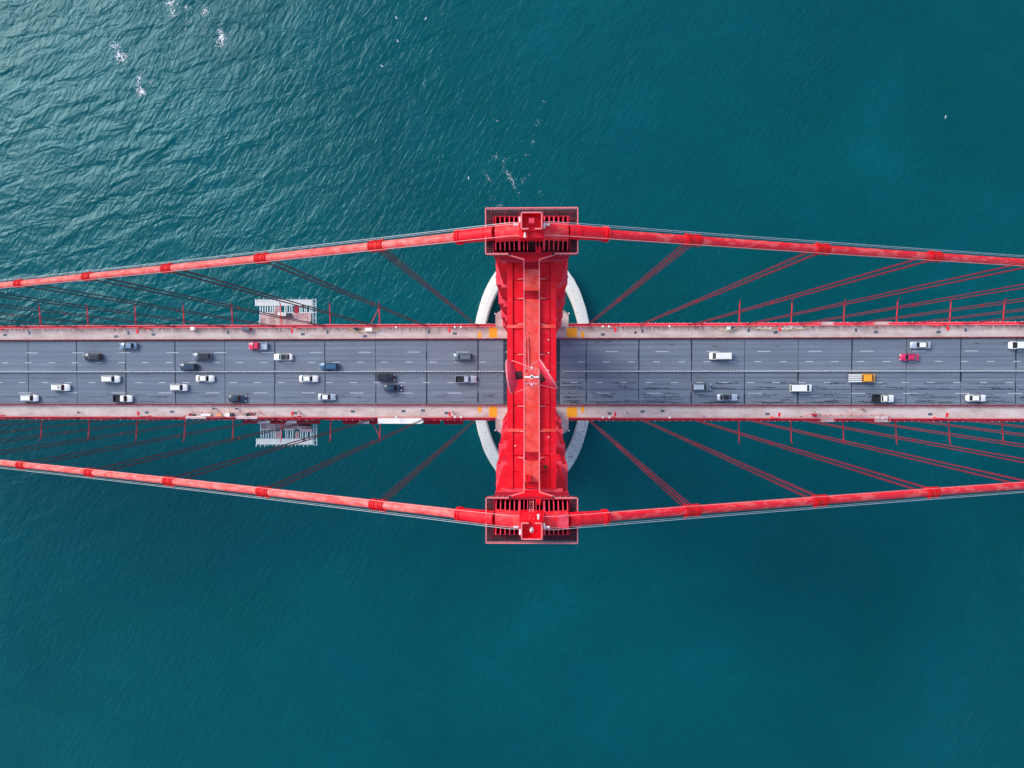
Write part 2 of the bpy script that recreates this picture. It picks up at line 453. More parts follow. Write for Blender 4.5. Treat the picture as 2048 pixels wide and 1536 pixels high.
for i in range(len(JX)-1):
    x0, x1 = JX[i]+.6, JX[i+1]-.6
    if x1 < -165 or x0 > 160: continue
    if x0 < 0 < x1: segs = [(x0, -8.6), (8.3, x1)]
    else: segs = [(x0, x1)]
    for (a, b2) in segs:
        right = a > 0
        crack(a, -5.1, b2-a, .012, .03, 1.2)
        if right:
            crack(a, -1.75, b2-a, .02, .045, 1.0); crack(a, -5.05, b2-a, .05, .05, .5)
            crack(a, 4.3, b2-a, .012, .035, 1.5)
            for (y, n, amp) in ((-8.8, 4, .10), (-7.3, 3, .10), (-6.6, 2, .10), (-4.6, 2, .09), (-3.35, 2, .07), (-8.3, 2, .12)):
                for k in range(n):
                    L = random.uniform(1.5, 7); s0 = random.uniform(a, max(a+.1, b2-L)); crack(s0, y + random.uniform(-.25, .25), L, amp, .05)
            for k in range(random.choice((0, 1, 2))):
                crack(random.uniform(a, b2-3), random.uniform(7.2, 9), random.uniform(.8, 2), .02, .06)
        else:
            for (y, n, amp) in ((-8.8, 1, .05), (-7.3, 2, .06), (-6.5, 1, .1)):
                for k in range(n):
                    L = random.uniform(1.5, 6); s0 = random.uniform(a, max(a+.1, b2-L)); crack(s0, y + random.uniform(-.25, .25), L, amp, .04)
            if random.random() < .4: crack(a, -1.9, (b2-a)*.8, .01, .035, 1.5)
mb.build('crack_seal', M['seal'], road, deck=True, kind='stuff')
# floor beams under the deck
mb = MB().box(-.3, .3, -13.4, 13.4, -3.2, -.78); mb.box(-.5, .5, -13.4, 13.4, -3.35, -3.2)
fb = mb.build('floor_beam', M['red_dark'], road)
for k, x in enumerate(JX):
    o = fb if k == 0 else inst(fb, (0, 0, 0), road)
    o.location = (x, 0, dz(x))

# median barrier
mbar = thing('median_barrier', (0, .2, DZ0), 'pale segmented barrier running down the middle of the roadway', 'barrier')
mb = MB(); x = -200.0
while x < 190:
    if not (-9 < x < -6.5) and not (6 < x < 8.5):
        w = .11 + random.uniform(-.02, .03)
        poly = [(-.2, 0), (.2, 0), (.19, .12), (.10, .3), (w, .72), (w, .8), (-w, .8), (-w, .72), (-.10, .3), (-.19, .12)]
        n = len(poly); vs = [(x + .03, .2 + p[0], p[1]+.002) for p in poly] + [(x + .84, .2 + p[0], p[1]+.002) for p in poly]
        mb.add(vs, [tuple(range(n)), tuple(range(2*n-1, n-1, -1))] + [(i, n+i, n+(i+1) % n, (i+1) % n) for i in range(n)])
    x += 1.0
M['barrier'] = plain('barrier_concrete', (.45, .46, .46), .8, 0, .5, 1.3)
mb.build('barrier_block', M['barrier'], mbar, deck=True, kind='stuff')

# ------------------------------------------------------------------ sidewalks
SW0, SW1, SWH = 10.0, 13.25, .22
walks = {}
for s, nm in ((1, 'upper'), (-1, 'lower')):
    def Y(a, b2): return (a, b2) if s > 0 else (-b2, -a)
    mb = MB()
    mb.box(XA, -6.6, *Y(SW0 + .01, SW1 - .02), -.7, SWH - .06); mb.box(6.6, XB, *Y(SW0 + .01, SW1 - .02), -.7, SWH - .06)
    sw = tag(mb.build('sidewalk_' + nm, M['pier'], deck=True), 'stained pinkish concrete sidewalk on the %s side of the roadway' % nm, None, None, 'structure')
    walks[s] = sw
    for i in range(len(edges)-1):
        a, b2 = edges[i], edges[i+1]
        spans = [(a, b2)] if not (a < 0 < b2) else [(a, -7.0), (7.0, b2)]
        for (x0, x1) in spans:
            MB().box(x0 + .03, x1 - .03, *Y(SW0, SW1), SWH - .06, SWH).build('sidewalk_panel', M['side'], sw, deck=True)
    # the walk bows outwards round the tower leg
    for t in (-1, 1):
        poly = [(t*7.0, SW1 + .01), (t*10.7, SW1 + .01), (t*10.7, 17.0), (t*8.9, 18.3), (t*7.0, 19.4)]
        poly = [(p[0], p[1]*s) for p in poly]
        if s*t < 0: poly = poly[::-1]
        if s*t > 0: poly = poly
        MB().prism(poly, SWH - .5, SWH).build('sidewalk_bay', M['side'], sw, deck=True)
    poly = [(-6.99, 19.4), (6.99, 19.4), (6.99, 18.0), (-6.99, 18.0)]
    MB().box(-6.99, 6.99, *Y(18.0, 19.4), SWH - .5, SWH).build('sidewalk_bay', M['side'], sw, deck=True)
    # kerb
    MB().box(XA, XB, *Y(HWY + .01, HWY + .28), -.1, .16).build('kerb', M['pier'], sw, deck=True)
# inspection hatches
hu = [(10,670,0),(59,666,1),(232,673,0),(257,666,1),(307,669,0),(456,665,1),(605.5,668.5,0),(655,664,1),(730,672.5,0),(857.5,663.5,1),(909.6,667,0),(1206,669,0),(1271,665,2),(1285,662,1),(1497,661,1),(1551,665,0),(1712,660.5,1),(1752,664,0),(1877,664,0),(1931.6,660,1)]
hl = [(293.7,825,0),(344,823.5,0),(591,826,0),(705.5,823,0),(807,822,0),(846,821,0),(893,826,0),(1219,827,0),(1285,823,0),(1325,822,0),(1535,828,0),(1860.5,828.5,0)]
for s, L in ((1, hu), (-1, hl)):
    for (px, py, k) in L:
        p = U(px, py, SWH); mb = MB()
        if k == 2: mb.lathe([(.45, SWH - .01), (.45, SWH + .025)], (p.x, p.y, 0), n=14)
        else:
            a, b2 = (.6, .36) if k == 0 else (.34, .52)
            mb.box(p.x-a, p.x+a, p.y-b2, p.y+b2, SWH - .01, SWH + .025)
            mb.box(p.x-.08, p.x+.08, p.y-.05, p.y+.05, SWH + .024, SWH + .04)
        mb.build('hatch_cover', M['steel'], walks[s], deck=True)
# bicycle stencils: a ring with faded orange bars
for (px, py) in ((453, 818), (1708.5, 819.5)):
    c = U(px, py, SWH); mb = MB(); n = 16
    vs = []
    for k in range(n):
        t = 2*math.pi*k/n; vs += [(c.x + .42*math.cos(t), c.y + .42*math.sin(t), SWH+.006), (c.x + .32*math.cos(t), c.y + .32*math.sin(t), SWH+.006)]
    mb.add(vs, [(2*k, 2*((k+1) % n), 2*((k+1) % n)+1, 2*k+1) for k in range(n)])
    mb.build('stencil_ring', M['white'], walks[-1], deck=True)
    M['fade'] = M.get('fade') or plain('faded_orange_mark', (.75, .42, .30), .8, 0, .25)
    for dx in (-1.35, 1.35):
        for dy in (-.32, .25):
            MB().box(c.x+dx-.4, c.x+dx+.4, c.y+dy-.12, c.y+dy+.12, SWH-.002, SWH+.006).build('stencil_bar', M['fade'], walks[-1], deck=True)
    for k in range(5):
        x = c.x - 2.6 + k*1.2
        MB().box(x-.3, x+.3, c.y-.76, c.y-.66, SWH-.002, SWH+.006).build('stencil_bar', M['fade'], walks[-1], deck=True)

# kerb-side safety rails (beside the traffic) and outer pedestrian railings
for s, nm in ((1, 'upper'), (-1, 'lower')):
    r = thing('safety_rail', (0, s*9.8, DZ0), 'dull red traffic rail between the roadway and the %s sidewalk' % nm, 'railing', 'traffic rails')
    def Y(a, b2): return (a, b2) if s > 0 else (-b2, -a)
    for (x0, x1) in ((XA, -6.8), (6.8, XB)):
        mb = MB(); mb.box(x0, x1, *Y(9.79, 9.99), .78, .90); mb.build('top_rail', M['rail_d'] if 'rail_d' in M else M.setdefault('rail_d', paint('dull_pink_rail', (.36, .075, .095), .6, .2, .4, (.52, .25, .26), (.5, .65), .4)), r, deck=True)
        mb = MB(); mb.box(x0, x1, *Y(9.80, 9.92), .40, .55); mb.build('lower_rail', M['maroon'], r, deck=True)
        mb = MB(); mb.box(x0, x1, *Y(9.50, 9.74), .162, .30); mb.build('base_curb', M['maroon'], r, deck=True)
    mb = MB(); x = XA
    while x < XB:
        if abs(x) > 6.9: mb.box(x-.06, x+.06, *Y(9.75, 9.96), .1, .79)
        x += 1.905
    mb.build('post', M['red_dark'], r, deck=True, kind='stuff')
    r = thing('pedestrian_railing', (0, s*13.3, DZ0), 'bright red pedestrian railing along the outer edge of the %s sidewalk' % nm, 'railing', 'pedestrian railings')
    for (x0, x1) in ((XA, -10.75), (10.75, XB)):
        MB().box(x0, x1, *Y(13.26, 13.42), 1.32, 1.44).build('top_rail', M['rail'] if s < 0 else M['rail'], r, deck=True)
        MB().box(x0, x1, *Y(13.29, 13.39), .34, .42).build('bottom_rail', M['red_deck'], r, deck=True)
    mb = MB(); x = XA
    while x < XB:
        if abs(x) > 10.8:
            mb.box(x-.08, x+.08, *Y(13.26, 13.43), .05, 1.34)
        x += 3.81
    mb.build('post', M['red_deck'], r, deck=True, kind='stuff')
    mb = MB(); x = -170
    while x < 165:
        if abs(x) > 10.8: mb.box(x-.02, x+.02, *Y(13.32, 13.37), .36, 1.33)
        x += .32
    mb.build('picket', M['red_deck'], r, deck=True, kind='stuff')
    for t in (-1, 1):       # railing round the bay at the tower
        pts = [(t*10.62, 13.45), (t*10.62, 16.95), (t*8.85, 18.22), (t*6.9, 19.3)]
        mb = MB()
        for a, b2 in zip(pts, pts[1:]):
            mb.beam((a[0], a[1]*s, 1.4), (b2[0], b2[1]*s, 1.4), .12, .12); mb.beam((a[0], a[1]*s, .5), (b2[0], b2[1]*s, .5), .08, .08)
            for k in range(6):
                u = k/5; x = a[0]+(b2[0]-a[0])*u; y = (a[1]+(b2[1]-a[1])*u)*s
                mb.box(x-.04, x+.04, y-.04, y+.04, SWH-.05, 1.36)
        mb.build('bay_rail', M.setdefault('bayrail', plain('weathered_bay_rail', (.38, .27, .29), .6)), r, deck=True)
        mb = MB(); mb.ball((t*10.75, 17.05*s, 1.75), .22, 10); mb.beam((t*10.72, 17.03*s, 0), (t*10.72, 17.03*s, 1.6), .09)
        mb.build('corner_light', M['white'], r, deck=True, smooth=True)

# stiffening trusses (outer edges of the deck)
for s, nm in ((1, 'upper'), (-1, 'lower')):
    tr = thing('stiffening_truss', (0, s*13.8, DZ0-7), 'red steel stiffening truss carrying the %s edge of the deck' % nm, 'truss', 'stiffening trusses')
    def Y(a, b2): return (a, b2) if s > 0 else (-b2, -a)
    MB().box(XA, XB, *Y(13.46, 14.22), -.75, -.02).build('top_chord', M['red_deck'], tr, deck=True)
    MB().box(XA, XB, *Y(14.06, 14.22), -.02, .16).build('edge_flange', M['rail'] if s > 0 else M['red_dark'], tr, deck=True)  # pale upper and dark lower flange: lighting of the two edges painted in
    MB().box(XA, XB, *Y(13.5, 14.1), -8.1, -7.4).build('bottom_chord', M['red_dark'], tr, deck=True)
    proto = None; dproto = [None, None]
    XX = [XA + k*PAN/2 for k in range(int((XB-XA)/(PAN/2)) + 1)]
    for k, x in enumerate(XX[:-1]):
        mb = MB(); mb.beam((0, 13.8*s, -.7), (0, 13.8*s, -7.5), .45)
        if not proto: proto = mb.build('truss_post', M['red_dark'], tr); o = proto
        else: o = inst(proto, (0, 0, 0), tr)
        o.location = Vector((x, 0, dz(x))) - org(tr)
        if k == 0: o.data.transform(Matrix.Translation(org(tr)))
        q = k % 2
        if not dproto[q]:
            mb = MB()
            mb.beam((0, 13.8*s, -7.4 if q else -.7), (PAN/2, 13.8*s, (-.7 if q else -7.4) + GR*PAN/2), .4)
            dproto[q] = mb.build('truss_diagonal', M['red_dark'], tr); dproto[q].data.transform(Matrix.Translation(org(tr))); o = dproto[q]
        else: o = inst(dproto[q], (0, 0, 0), tr)
        o.location = Vector((x, 0, dz(x))) - org(tr)
    mb = MB(); x = -165
    while x < 160:
        if abs(x) > 11: mb.box(x-.09, x+.09, *Y(14.18, 14.36), -.15, .2)
        x += 2.03
    mb.build('cleat', M.setdefault('cleat', plain('pale_cleats', (.75, .55, .55), .6)), tr, deck=True, kind='stuff')

# red duct sections on the upper right railing
duct = thing('utility_duct', (95, 13.75, dz(95)), 'bright red duct of short box sections on the upper right deck edge', 'duct')
for (a, b2) in ((1240, 1352), (1354, 1376.5), (1383, 1401), (1410, 1640), (1665, 1746), (1776, 2040)):
    xa, xb = U(a, 650).x, U(b2, 650).x; n = max(1, round((xb-xa)/3.75)); d = (xb-xa)/n
    for k in range(n):
        x0, x1 = xa + k*d + .06, xa + (k+1)*d - .06
        MB().box(x0, x1, 13.47, 14.04, .0, .62).build('duct_section', M.setdefault('duct', paint('duct_paint', (.84, .03, .06), .4, .08, .2)), duct, deck=True)

# ------------------------------------------------------------------ main cables
SLL, SLR, Q, ZC, CY = .570, .4205, .00032, 228.02, 13.72
def cab(x):
    a = abs(x); s = SLR if x > 0 else SLL
    z = ZC - s*a + Q*a*a
    if a < 4.0: z -= .35 * (1 - a/4.0)**2          # rounded over the saddle
    return z
BX = [16.34 + PAN*k for k in range(18)]
for s, nm in ((1, 'upper'), (-1, 'lower')):
    mc = thing('main_cable', (0, s*CY, ZC), 'thick red main suspension cable passing over the %s end of the tower' % nm, 'cable', 'main cables')
    for t in (-1, 1):
        xs = [4.2 + k*3 for k in range(97)]
        mb = MB(); mb.tube([(t*x, s*CY, cab(t*x)) for x in xs], .47, 16)
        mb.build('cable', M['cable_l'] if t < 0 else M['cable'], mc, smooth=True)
        mb = MB(); xs = [3.5, 4.3, 5.5, 6.6, 7.2, 7.5]
        mb.tube([(t*x, s*CY, cab(t*x)) for x in xs], [.70, .70, .67, .64, .64, .5], 18)
        for x in (4.4, 7.0, 7.25):
            d = .06; mb.tube([(t*(x-d), s*CY, cab(t*(x-d))), (t*(x+d), s*CY, cab(t*(x+d)))], .76, 18)
        mb.build('cable_sleeve', M['red'], mc, smooth=True)
        for k, bx in enumerate(BX):
            mb = MB(); L = .85
            mb.tube([(t*(bx-L), s*CY, cab(t*(bx-L))), (t*(bx+L), s*CY, cab(t*(bx+L)))], .535, 16)
            for j in range(7):
                x = bx - L + .12 + j*.24
                if j in (3,): continue
                mb.tube([(t*(x-.06), s*CY, cab(t*(x-.06))), (t*(x+.06), s*CY, cab(t*(x+.06)))], .60, 16)
                for q in (-1, 1): mb.box(t*x-.05, t*x+.05, s*CY+q*.54-.06, s*CY+q*.54+.06, cab(t*x)-.1, cab(t*x)+.42)
            mb.build('cable_band', M['band'], mc, smooth=True)
    # hand ropes on stanchions
    for q in (-1, 1):
        pts = [(x, s*CY + q*.62, cab(x) + 1.15) for x in [-250 + k*4 for k in range(126)]]
        MB().tube(pts, .025, 6).build('hand_rope', M['rope'] if q*s > 0 else M.setdefault('rope_p', plain('hand_rope_painted', (.85, .38, .36), .5)), mc)
    pts = [(x, s*CY + s*.55, cab(x) + .72) for x in [-120 + k*4 for k in range(61)]]
    MB().tube(pts, .016, 6).build('hand_rope', M['rope'], mc)
    for t in (-1, 1):
        for bx in BX:
            x = t*(bx - .95); mb = MB()
            for q in (-1, 1): mb.beam((x, s*CY+q*.42, cab(x)+.2), (x, s*CY+q*.62, cab(x)+1.17), .05)
            mb.build('stanchion', M['band'], mc)

# suspenders
for s, nm in ((1, 'upper'), (-1, 'lower')):
    for t, sd in ((-1, 'left'), (1, 'right')):
        for k, bx in enumerate(BX):
            x = t*bx; z1 = cab(x) - .2; z0 = dz(x) - .5
            if z1 - z0 < 3: continue
            sp = thing('suspender', (x, s*13.84, z0), '%s pair of hanger ropes from the tower under the %s %s cable' % (ORD[k], nm, sd), 'hanger rope', 'suspender ropes')
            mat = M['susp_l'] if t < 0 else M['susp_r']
            for ax in (-.21, .21):
                for ay in (-.15, .15):
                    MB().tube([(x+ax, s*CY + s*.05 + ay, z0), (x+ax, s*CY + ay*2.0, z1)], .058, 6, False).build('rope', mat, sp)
            zm = z0 + (z1 - z0)*.55
            MB().box(x-.27, x+.27, s*CY-.26, s*CY+.28, zm-.04, zm+.04).build('rope_clamp', mat, sp)
            mb = MB(); mb.box(x-.5, x+.5, s*13.84-.34, s*13.84+.34, z0-.05, z0+.7); mb.build('socket', M['red_dark'], sp)

# ------------------------------------------------------------------ tower
tw = thing('bridge_tower', (0, 0, 12), 'tall stepped red steel bridge tower straddling the roadway', 'tower')
SEC = [(12, 105, 6.9, 4.15), (105, 133, 6.25, 4.0), (133, 157, 5.74, 3.89), (157, 179, 5.22, 3.12), (179, 199, 4.68, 2.28), (199, 221.0, 3.74, 2.1)]
SEC = [(12, 108, 6.9, 4.15), (108, 134, 6.25, 4.0), (134, 157, 5.9, 3.92), (157, 179, 5.25, 3.14), (179, 199, 4.66, 2.24), (199, 221.0, 3.74, 2.08)]
# each section's top is the ledge on which the narrower one above stands
SEC = [(12, 133, 6.4, 4.1), (133, 157, 5.74, 3.89), (157, 179, 5.22, 3.12), (179, 199, 4.67, 2.25), (199, 221.0, 3.74, 2.1)]
def crossp(hx, hy, cy, n=.34):
    a, b2 = hx*.11+n*.5, hy*.16
    p = [(hx-a, hy), (hx-a, hy-b2), (hx, hy-b2)]
    q = []
    for (sx, sy, rev) in ((1, 1, 0), (1, -1, 1), (-1, -1, 0), (-1, 1, 1)):
        c = [(sx*x, cy + sy*y) for x, y in p]
        q += c[::-1] if rev else c
    return q[::-1]
for s, nm in ((1, 'upper'), (-1, 'lower')):
    leg = None
    for (z0, z1, hx, hy) in SEC:
        mb = MB(); pl = crossp(hx, hy, s*CY)
        mb.prism(pl, z0, z1 - .35)
        o = mb.build('leg' if leg is None else 'leg_section', M['red_leg'], leg or tw)
        mb = MB(); rim = crossp(hx + .02, hy + .02, s*CY); mb.prism(rim, z1 - .345, z1)
        mb.build('ledge', M['ledge'], o if leg is None else leg)
        if leg is None: leg = o
        # stepped panel ribs on the inner face and on the sides
        mb = MB()
        yy = s*(CY - hy)
        for fx in (-.62, -.3, .3, .62):
            y0, y1 = sorted((yy, yy - s*.12)); mb.box(hx*fx-.14, hx*fx+.14, y0+ (.01 if s<0 else 0), y1 - (0.01 if s>0 else 0), z0 + .5, z1 - .6)
        for t in (-1, 1):
            for fy in (-.35, .35):
                xx = sorted((t*hx, t*(hx+.12))); mb.box(xx[0], xx[1], s*CY + hy*fy - .12, s*CY + hy*fy + .12, z0 + .5, z1 - .6)
        mb.build('face_rib', M['red_leg'], leg)
# lower struts
for z, hx, h in ((60, 3.2, 6), (118, 3.0, 7), (158, 2.9, 6), (190, 2.7, 5)):
    mb = MB(); mb.box(-hx, hx, -9.75 if z < 150 else -11.4, 9.75 if z < 150 else 11.4, z - h, z)
    if z > 80: mb.box(-hx-.15, hx+.15, -9.7 if z < 150 else -11.3, 9.7 if z < 150 else 11.3, z + .01, z + .35)
    mb.build('strut', M['red'], tw)
# top strut with its walkway
ts = MB().box(-2.42, 2.42, -11.62, 11.62, 213.5, 220.7).build('top_strut', M['red'], tw)
for t in (-1, 1):
    mb = MB(); x0, x1 = sorted((t*2.5, t*1.93)); mb.box(x0, x1, -11.6, 11.6, 220.71, 221.12); mb.box(*(sorted((t*2.5, t*2.43))), -11.6, 11.6, 213.3, 220.70)
    mb.build('edge_flange', M['red'], ts)
    ys = [-11.6, -9.9, -8.2, -5.6, -3.0, 0.2, 2.3, 5.4, 7.8, 9.8, 11.6]
    for a, b2 in zip(ys, ys[1:]):
        x0, x1 = sorted((t*1.84, t*.80)); MB().box(x0, x1, a+.04, b2-.04, 220.71, 220.98 - random.uniform(0, .06)).build('top_plate', M['red'], ts)
    mb = MB()
    for y in (-8.4, -5.7, -3.1, 2.2, 5.3, 7.9, 9.9):       # sloping gusset plates beside the walkway
        x0, x1 = t*.80, t*1.45
        mb.add([(x0, y-.04, 220.99), (x1, y-.04, 220.99), (x0, y-.04, 221.45), (x0, y+.04, 220.99), (x1, y+.04, 220.99), (x0, y+.04, 221.45)], [(0, 1, 2), (5, 4, 3), (0, 3, 4, 1), (1, 4, 5, 2), (2, 5, 3, 0)])
    mb.build('gusset', M['rail'], ts)
for y in (5.05, -5.6):
    for t in (-1, 1):
        x0, x1 = sorted((t*2.49, t*.82)); MB().box(x0, x1, y-.16, y+.16, 220.99, 221.16).build('splice_plate', M['walk'], ts)
wk = MB().box(-.74, .74, -7.8, 7.8, 220.72, 221.4).build('walkway', M['walk'], ts)
for s in (1, -1):
    def Y(a, b2): return (a, b2) if s > 0 else (-b2, -a)
    MB().box(-.74, .74, *Y(8.62, 10.75), 220.99, 222.2).build('walkway_plate', M['walk'], wk)
    for k in range(4):
        y = 7.86 + k*.2; MB().box(-.6, .6, *Y(y, y+.11), 221.44 + k*.2 - .06, 221.44 + k*.2).build('stair_tread', M['red_dark'], wk)
    for k in range(3):
        y = 10.8 + k*.2; MB().box(-.6, .6, *Y(y, y+.11), 222.4 + k*.4, 222.46 + k*.4).build('stair_tread', M['red_dark'], wk)
    mb = MB()
    poly = [(-.76, 11.35), (.76, 11.35), (2.3, 11.95), (-2.3, 11.95)]
    poly = [(x, y*s) for x, y in poly]
    mb.prism(poly if s > 0 else poly[::-1], 223.6, 223.8); mb.build('landing', M['red'], wk)
    # walkway rails: side plates, posts and hand rails
    for t in (-1, 1):
        mb = MB(); pts = [(t*.76, 0, 222.5), (t*.76, 7.7, 222.5), (t*.76, 8.6, 223.3), (t*.76, 10.75, 223.3), (t*.76, 11.35, 224.9), (t*2.28, 11.78, 224.95)]
        pts = [(x, y*s, z) for x, y, z in pts]
        for a, b2 in zip(pts, pts[1:]): mb.beam(a, b2, .11, .10)
        mb.build('hand_rail', M['rail'], wk)
        mb = MB()
        for y in [.4 + k*1.46 for k in range(6)]: mb.beam((t*.76, s*y, 221.1), (t*.76, s*y, 222.5), .07)
        for y in (8.7, 9.7, 10.7): mb.beam((t*.76, s*y, 222.0), (t*.76, s*y, 223.3), .07)
        mb.build('rail_post', M['rail'], wk)
        x0, x1 = sorted((t*.75, t*.79)); MB().box(x0, x1, *Y(0.01, 7.8), 220.99, 221.5).build('side_plate', M['ledge'], wk)
# small bits on the strut
for (x, y) in ((1.72, 3.7), (1.72, 2.35), (1.72, .55), (1.72, -6.3), (-1.7, -7.2)):
    MB().box(x-.08, x+.08, y-.04, y+.04, 220.97, 221.08).build('lifting_lug', M['white'], ts)
MB().box(-.62, -.1, -10.6, -10.0, 222.21, 223.0).build('control_box', M['red'], ts)
MB().box(1.25, 1.55, -9.6, -9.2, 220.97, 221.02).build('moss_stain', plain('moss', (.10, .08, .01), .9), ts)

# saddle platforms on the two leg heads
for s, nm in ((1, 'upper'), (-1, 'lower')):
    def Y(a, b2): return (a, b2) if s > 0 else (-b2, -a)
    PI_, PO = 11.72, 16.08
    hd = MB()
    for (x0, x1, a, b2) in ((-3.75, -3.65, 11.95, 15.55), (3.65, 3.75, 11.95, 15.55), (-3.64, 3.64, 11.95, 12.05), (-3.64, 3.64, 15.45, 15.55)):
        hd.box(x0, x1, *Y(a, b2), 221.02, 225.0)
    head = hd.build('saddle_platform', M['red_dark'], tw)
    mb = MB(); mb.box(-4.42, 4.42, *Y(15.56, 16.1), 224.9, 225.0)
    for t in (-1, 1):
        x0, x1 = sorted((t*3.76, t*4.42)); mb.box(x0, x1, *Y(11.72, 15.55), 224.9, 225.0)
        x0, x1 = sorted((t*2.0, t*3.755)); mb.box(x0, x1, *Y(11.72, 11.94), 224.9, 225.0)
    mb.build('grating', M['grate'], head)
    for x in (-3.9, -2.55, -1.2, .05, 1.15, 2.5, 3.9): MB().box(x-.06, x+.06, *Y(15.57, 16.08), 224.3, 225.08).build('grating_beam', M['maroon'], head)
    for y in (12.4, 13.8, 15.2):
        for t in (-1, 1): x0, x1 = sorted((t*3.77, t*4.4)); MB().box(x0, x1, *Y(y-.05, y+.05), 225.01, 225.08).build('grating_beam', M['maroon'], head)
    for x in (-.74, -.4, .42, .74): MB().box(x-.03, x+.03, *Y(12.1, 12.84), 222.3, 226.6).build('saddle_rib', M['dish'], head)
    MB().box(-4.3, 4.3, *Y(15.80, 15.83), 225.01, 225.06).build('grating_bar', M['maroon'], head)
    mb = MB()
    P = [(-2.25, PI_), (-4.4, PI_), (-4.4, PO), (4.4, PO), (4.4, PI_), (2.25, PI_)]
    for a, b2 in zip(P, P[1:]):
        mb.beam((a[0], a[1]*s, 226.15), (b2[0], b2[1]*s, 226.15), .09, .09); mb.beam((a[0], a[1]*s, 225.6), (b2[0], b2[1]*s, 225.6), .04, .04)
        n = 4
        for k in range(n+1):
            u = k/n; mb.beam((a[0]+(b2[0]-a[0])*u, (a[1]+(b2[1]-a[1])*u)*s, 225), (a[0]+(b2[0]-a[0])*u, (a[1]+(b2[1]-a[1])*u)*s, 226.15), .06)
    mb.build('guard_rail', M['rail'], head)
    # saddle ribs
    for t in (-1, 1):
        for k in range(6):
            x = t*(1.19 + .447*k + (.04 if k else 0)); th = .10 if k == 0 else .045
            zt = cab(x) - .25
            prof = [(12.12, 224.2), (12.2, 225.6), (13.1, zt), (14.35, zt), (15.2, 226.4), (15.3, 224.2)]
            vs = [(x-th, s*p[0], p[1]) for p in prof] + [(x+th, s*p[0], p[1]) for p in prof]; n = 6
            fs = [tuple(range(n)), tuple(range(2*n-1, n-1, -1))] + [(i, n+i, n+(i+1) % n, (i+1) % n) for i in range(n)]
            if s < 0: fs = [f[::-1] for f in fs]
            MB().add(vs, fs).build('saddle_rib', M['dish'] if k < 6 else M['red'], head)
    # dark sheet under the ribs, painting in the shade of the deep pit
    MB().box(-3.6, 3.6, *Y(12.1, 15.4), 221.5, 222.2).build('saddle_pit_shade', M['grate'], head)
    # saddle cover over the cable
    mb = MB(); xs = [-3.5, -2.6, -1.8, -1.0, 0, 1.0, 1.8, 2.6, 3.5]
    n = 9; vs = []; fs = []
    for x in xs:
        for k in range(n):
            a = math.pi*k/(n-1); vs.append((x, s*CY + .84*math.cos(a), cab(x) - .5 + 1.08*(math.sin(a)**.7 if k not in (0, n-1) else 0)))
    for i in range(len(xs)-1):
        for k in range(n-1): fs.append((i*n+k, (i+1)*n+k, (i+1)*n+k+1, i*n+k+1))
    mb.add(vs, fs); mb.build('saddle_cover', M['cover'], head, smooth=True)
    if s < 0: MB().box(2.45, 3.48, -13.72-.6, -13.72+.62, 226.3, 227.62).build('cover_patch', M['ledge'], head)
    mb = MB()
    mb.box(-1.15, 1.15, *Y(12.85, 14.9), 226.2, 228.35)
    mb.build('saddle_block', M['red'], head)
    # raised lookout box
    mb = MB(); b0, b1, bx_ = 13.45, 14.93, .93
    mb.box(-bx_, bx_, *Y(b0, b1), 228.36, 228.5)
    mb.box(-bx_, -bx_+.07, *Y(b0, b1), 228.51, 229.55); mb.box(bx_-.07, bx_, *Y(b0, b1), 228.51, 229.55)
    mb.box(-bx_+.08, bx_-.08, *Y(b1-.07, b1), 228.51, 229.55)
    for t in (-1, 1): x0, x1 = sorted((t*.28, t*(bx_-.08))); mb.box(x0, x1, *Y(b0, b0+.07), 228.51, 229.55)
    lb = mb.build('lookout_box', M['red'], head)
    mb = MB()
    P = [(-.28, b0), (-bx_, b0), (-bx_, b1), (bx_, b1), (bx_, b0), (.28, b0)]
    for a, b2 in zip(P, P[1:]): mb.beam((a[0], a[1]*s, 229.6), (b2[0], b2[1]*s, 229.6), .11, .09)
    mb.build('box_rim', M['rail'], lb)
    if s > 0:
        MB().box(-.25, .25, 14.0, 14.45, 228.51, 229.5).build('pedestal', M['ledge'], lb)
    # ladder down to the platform
    mb = MB()
    for x in (-.22, .17): mb.beam((x, s*12.1, 224.4), (x, s*13.3, 228.45), .07)
    for k in range(12):
        u = (k+.5)/12; mb.beam((-.22, s*(12.1+1.2*u), 224.4+4.05*u), (.17, s*(12.1+1.2*u), 224.4+4.05*u), .05)
    mb.build('ladder', M['grate'] if s > 0 else M['rail'], head)
    MB().box(.4, .92, *Y(11.98, 12.42), 225.02, 225.9).build('junction_box', M['red'], head)
    # white flood lights fixed to the saddle
    for (x, y, ax) in ((-1.22, 14.0, (-1, 0, 0)), (-1.05, 14.25, (0, 1, 0)), (1.22, 14.0, (1, 0, 0)), (1.15, 13.7, (0, 1, 0)), (-.6 if s > 0 else .62, 13.25, (0, -1, 0))):
        lf = thing('flood_light', (x, s*y, 228.4), None, 'flood light', 'flood lights on the tower saddles')
        side = 'left' if x < 0 else 'right'
        what = {(-1,0,0): 'pointing left', (1,0,0): 'pointing right', (0,1,0): 'pointing outwards', (0,-1,0): 'pointing inwards'}[ax]
        lf['label'] = 'small white flood light %s from the %s corner of the %s saddle box' % (what, side, nm)
        ay = (ax[0], ax[1]*s, 0); mb = MB()
        mb.lathe([(.06, -.05), (.10, .0), (.10, .30), (.14, .42), (.13, .44)], (x, s*y, 228.72), ay, 10); mb.build('lamp_housing', M['white'], lf, smooth=True)
        MB().beam((x, s*y, 228.2), (x, s*y, 228.68), .07).build('bracket', M['white'], lf)
bc = thing('beacon', (0, -14.2, 228.5), 'white round aviation beacon in the lower lookout box', 'beacon')
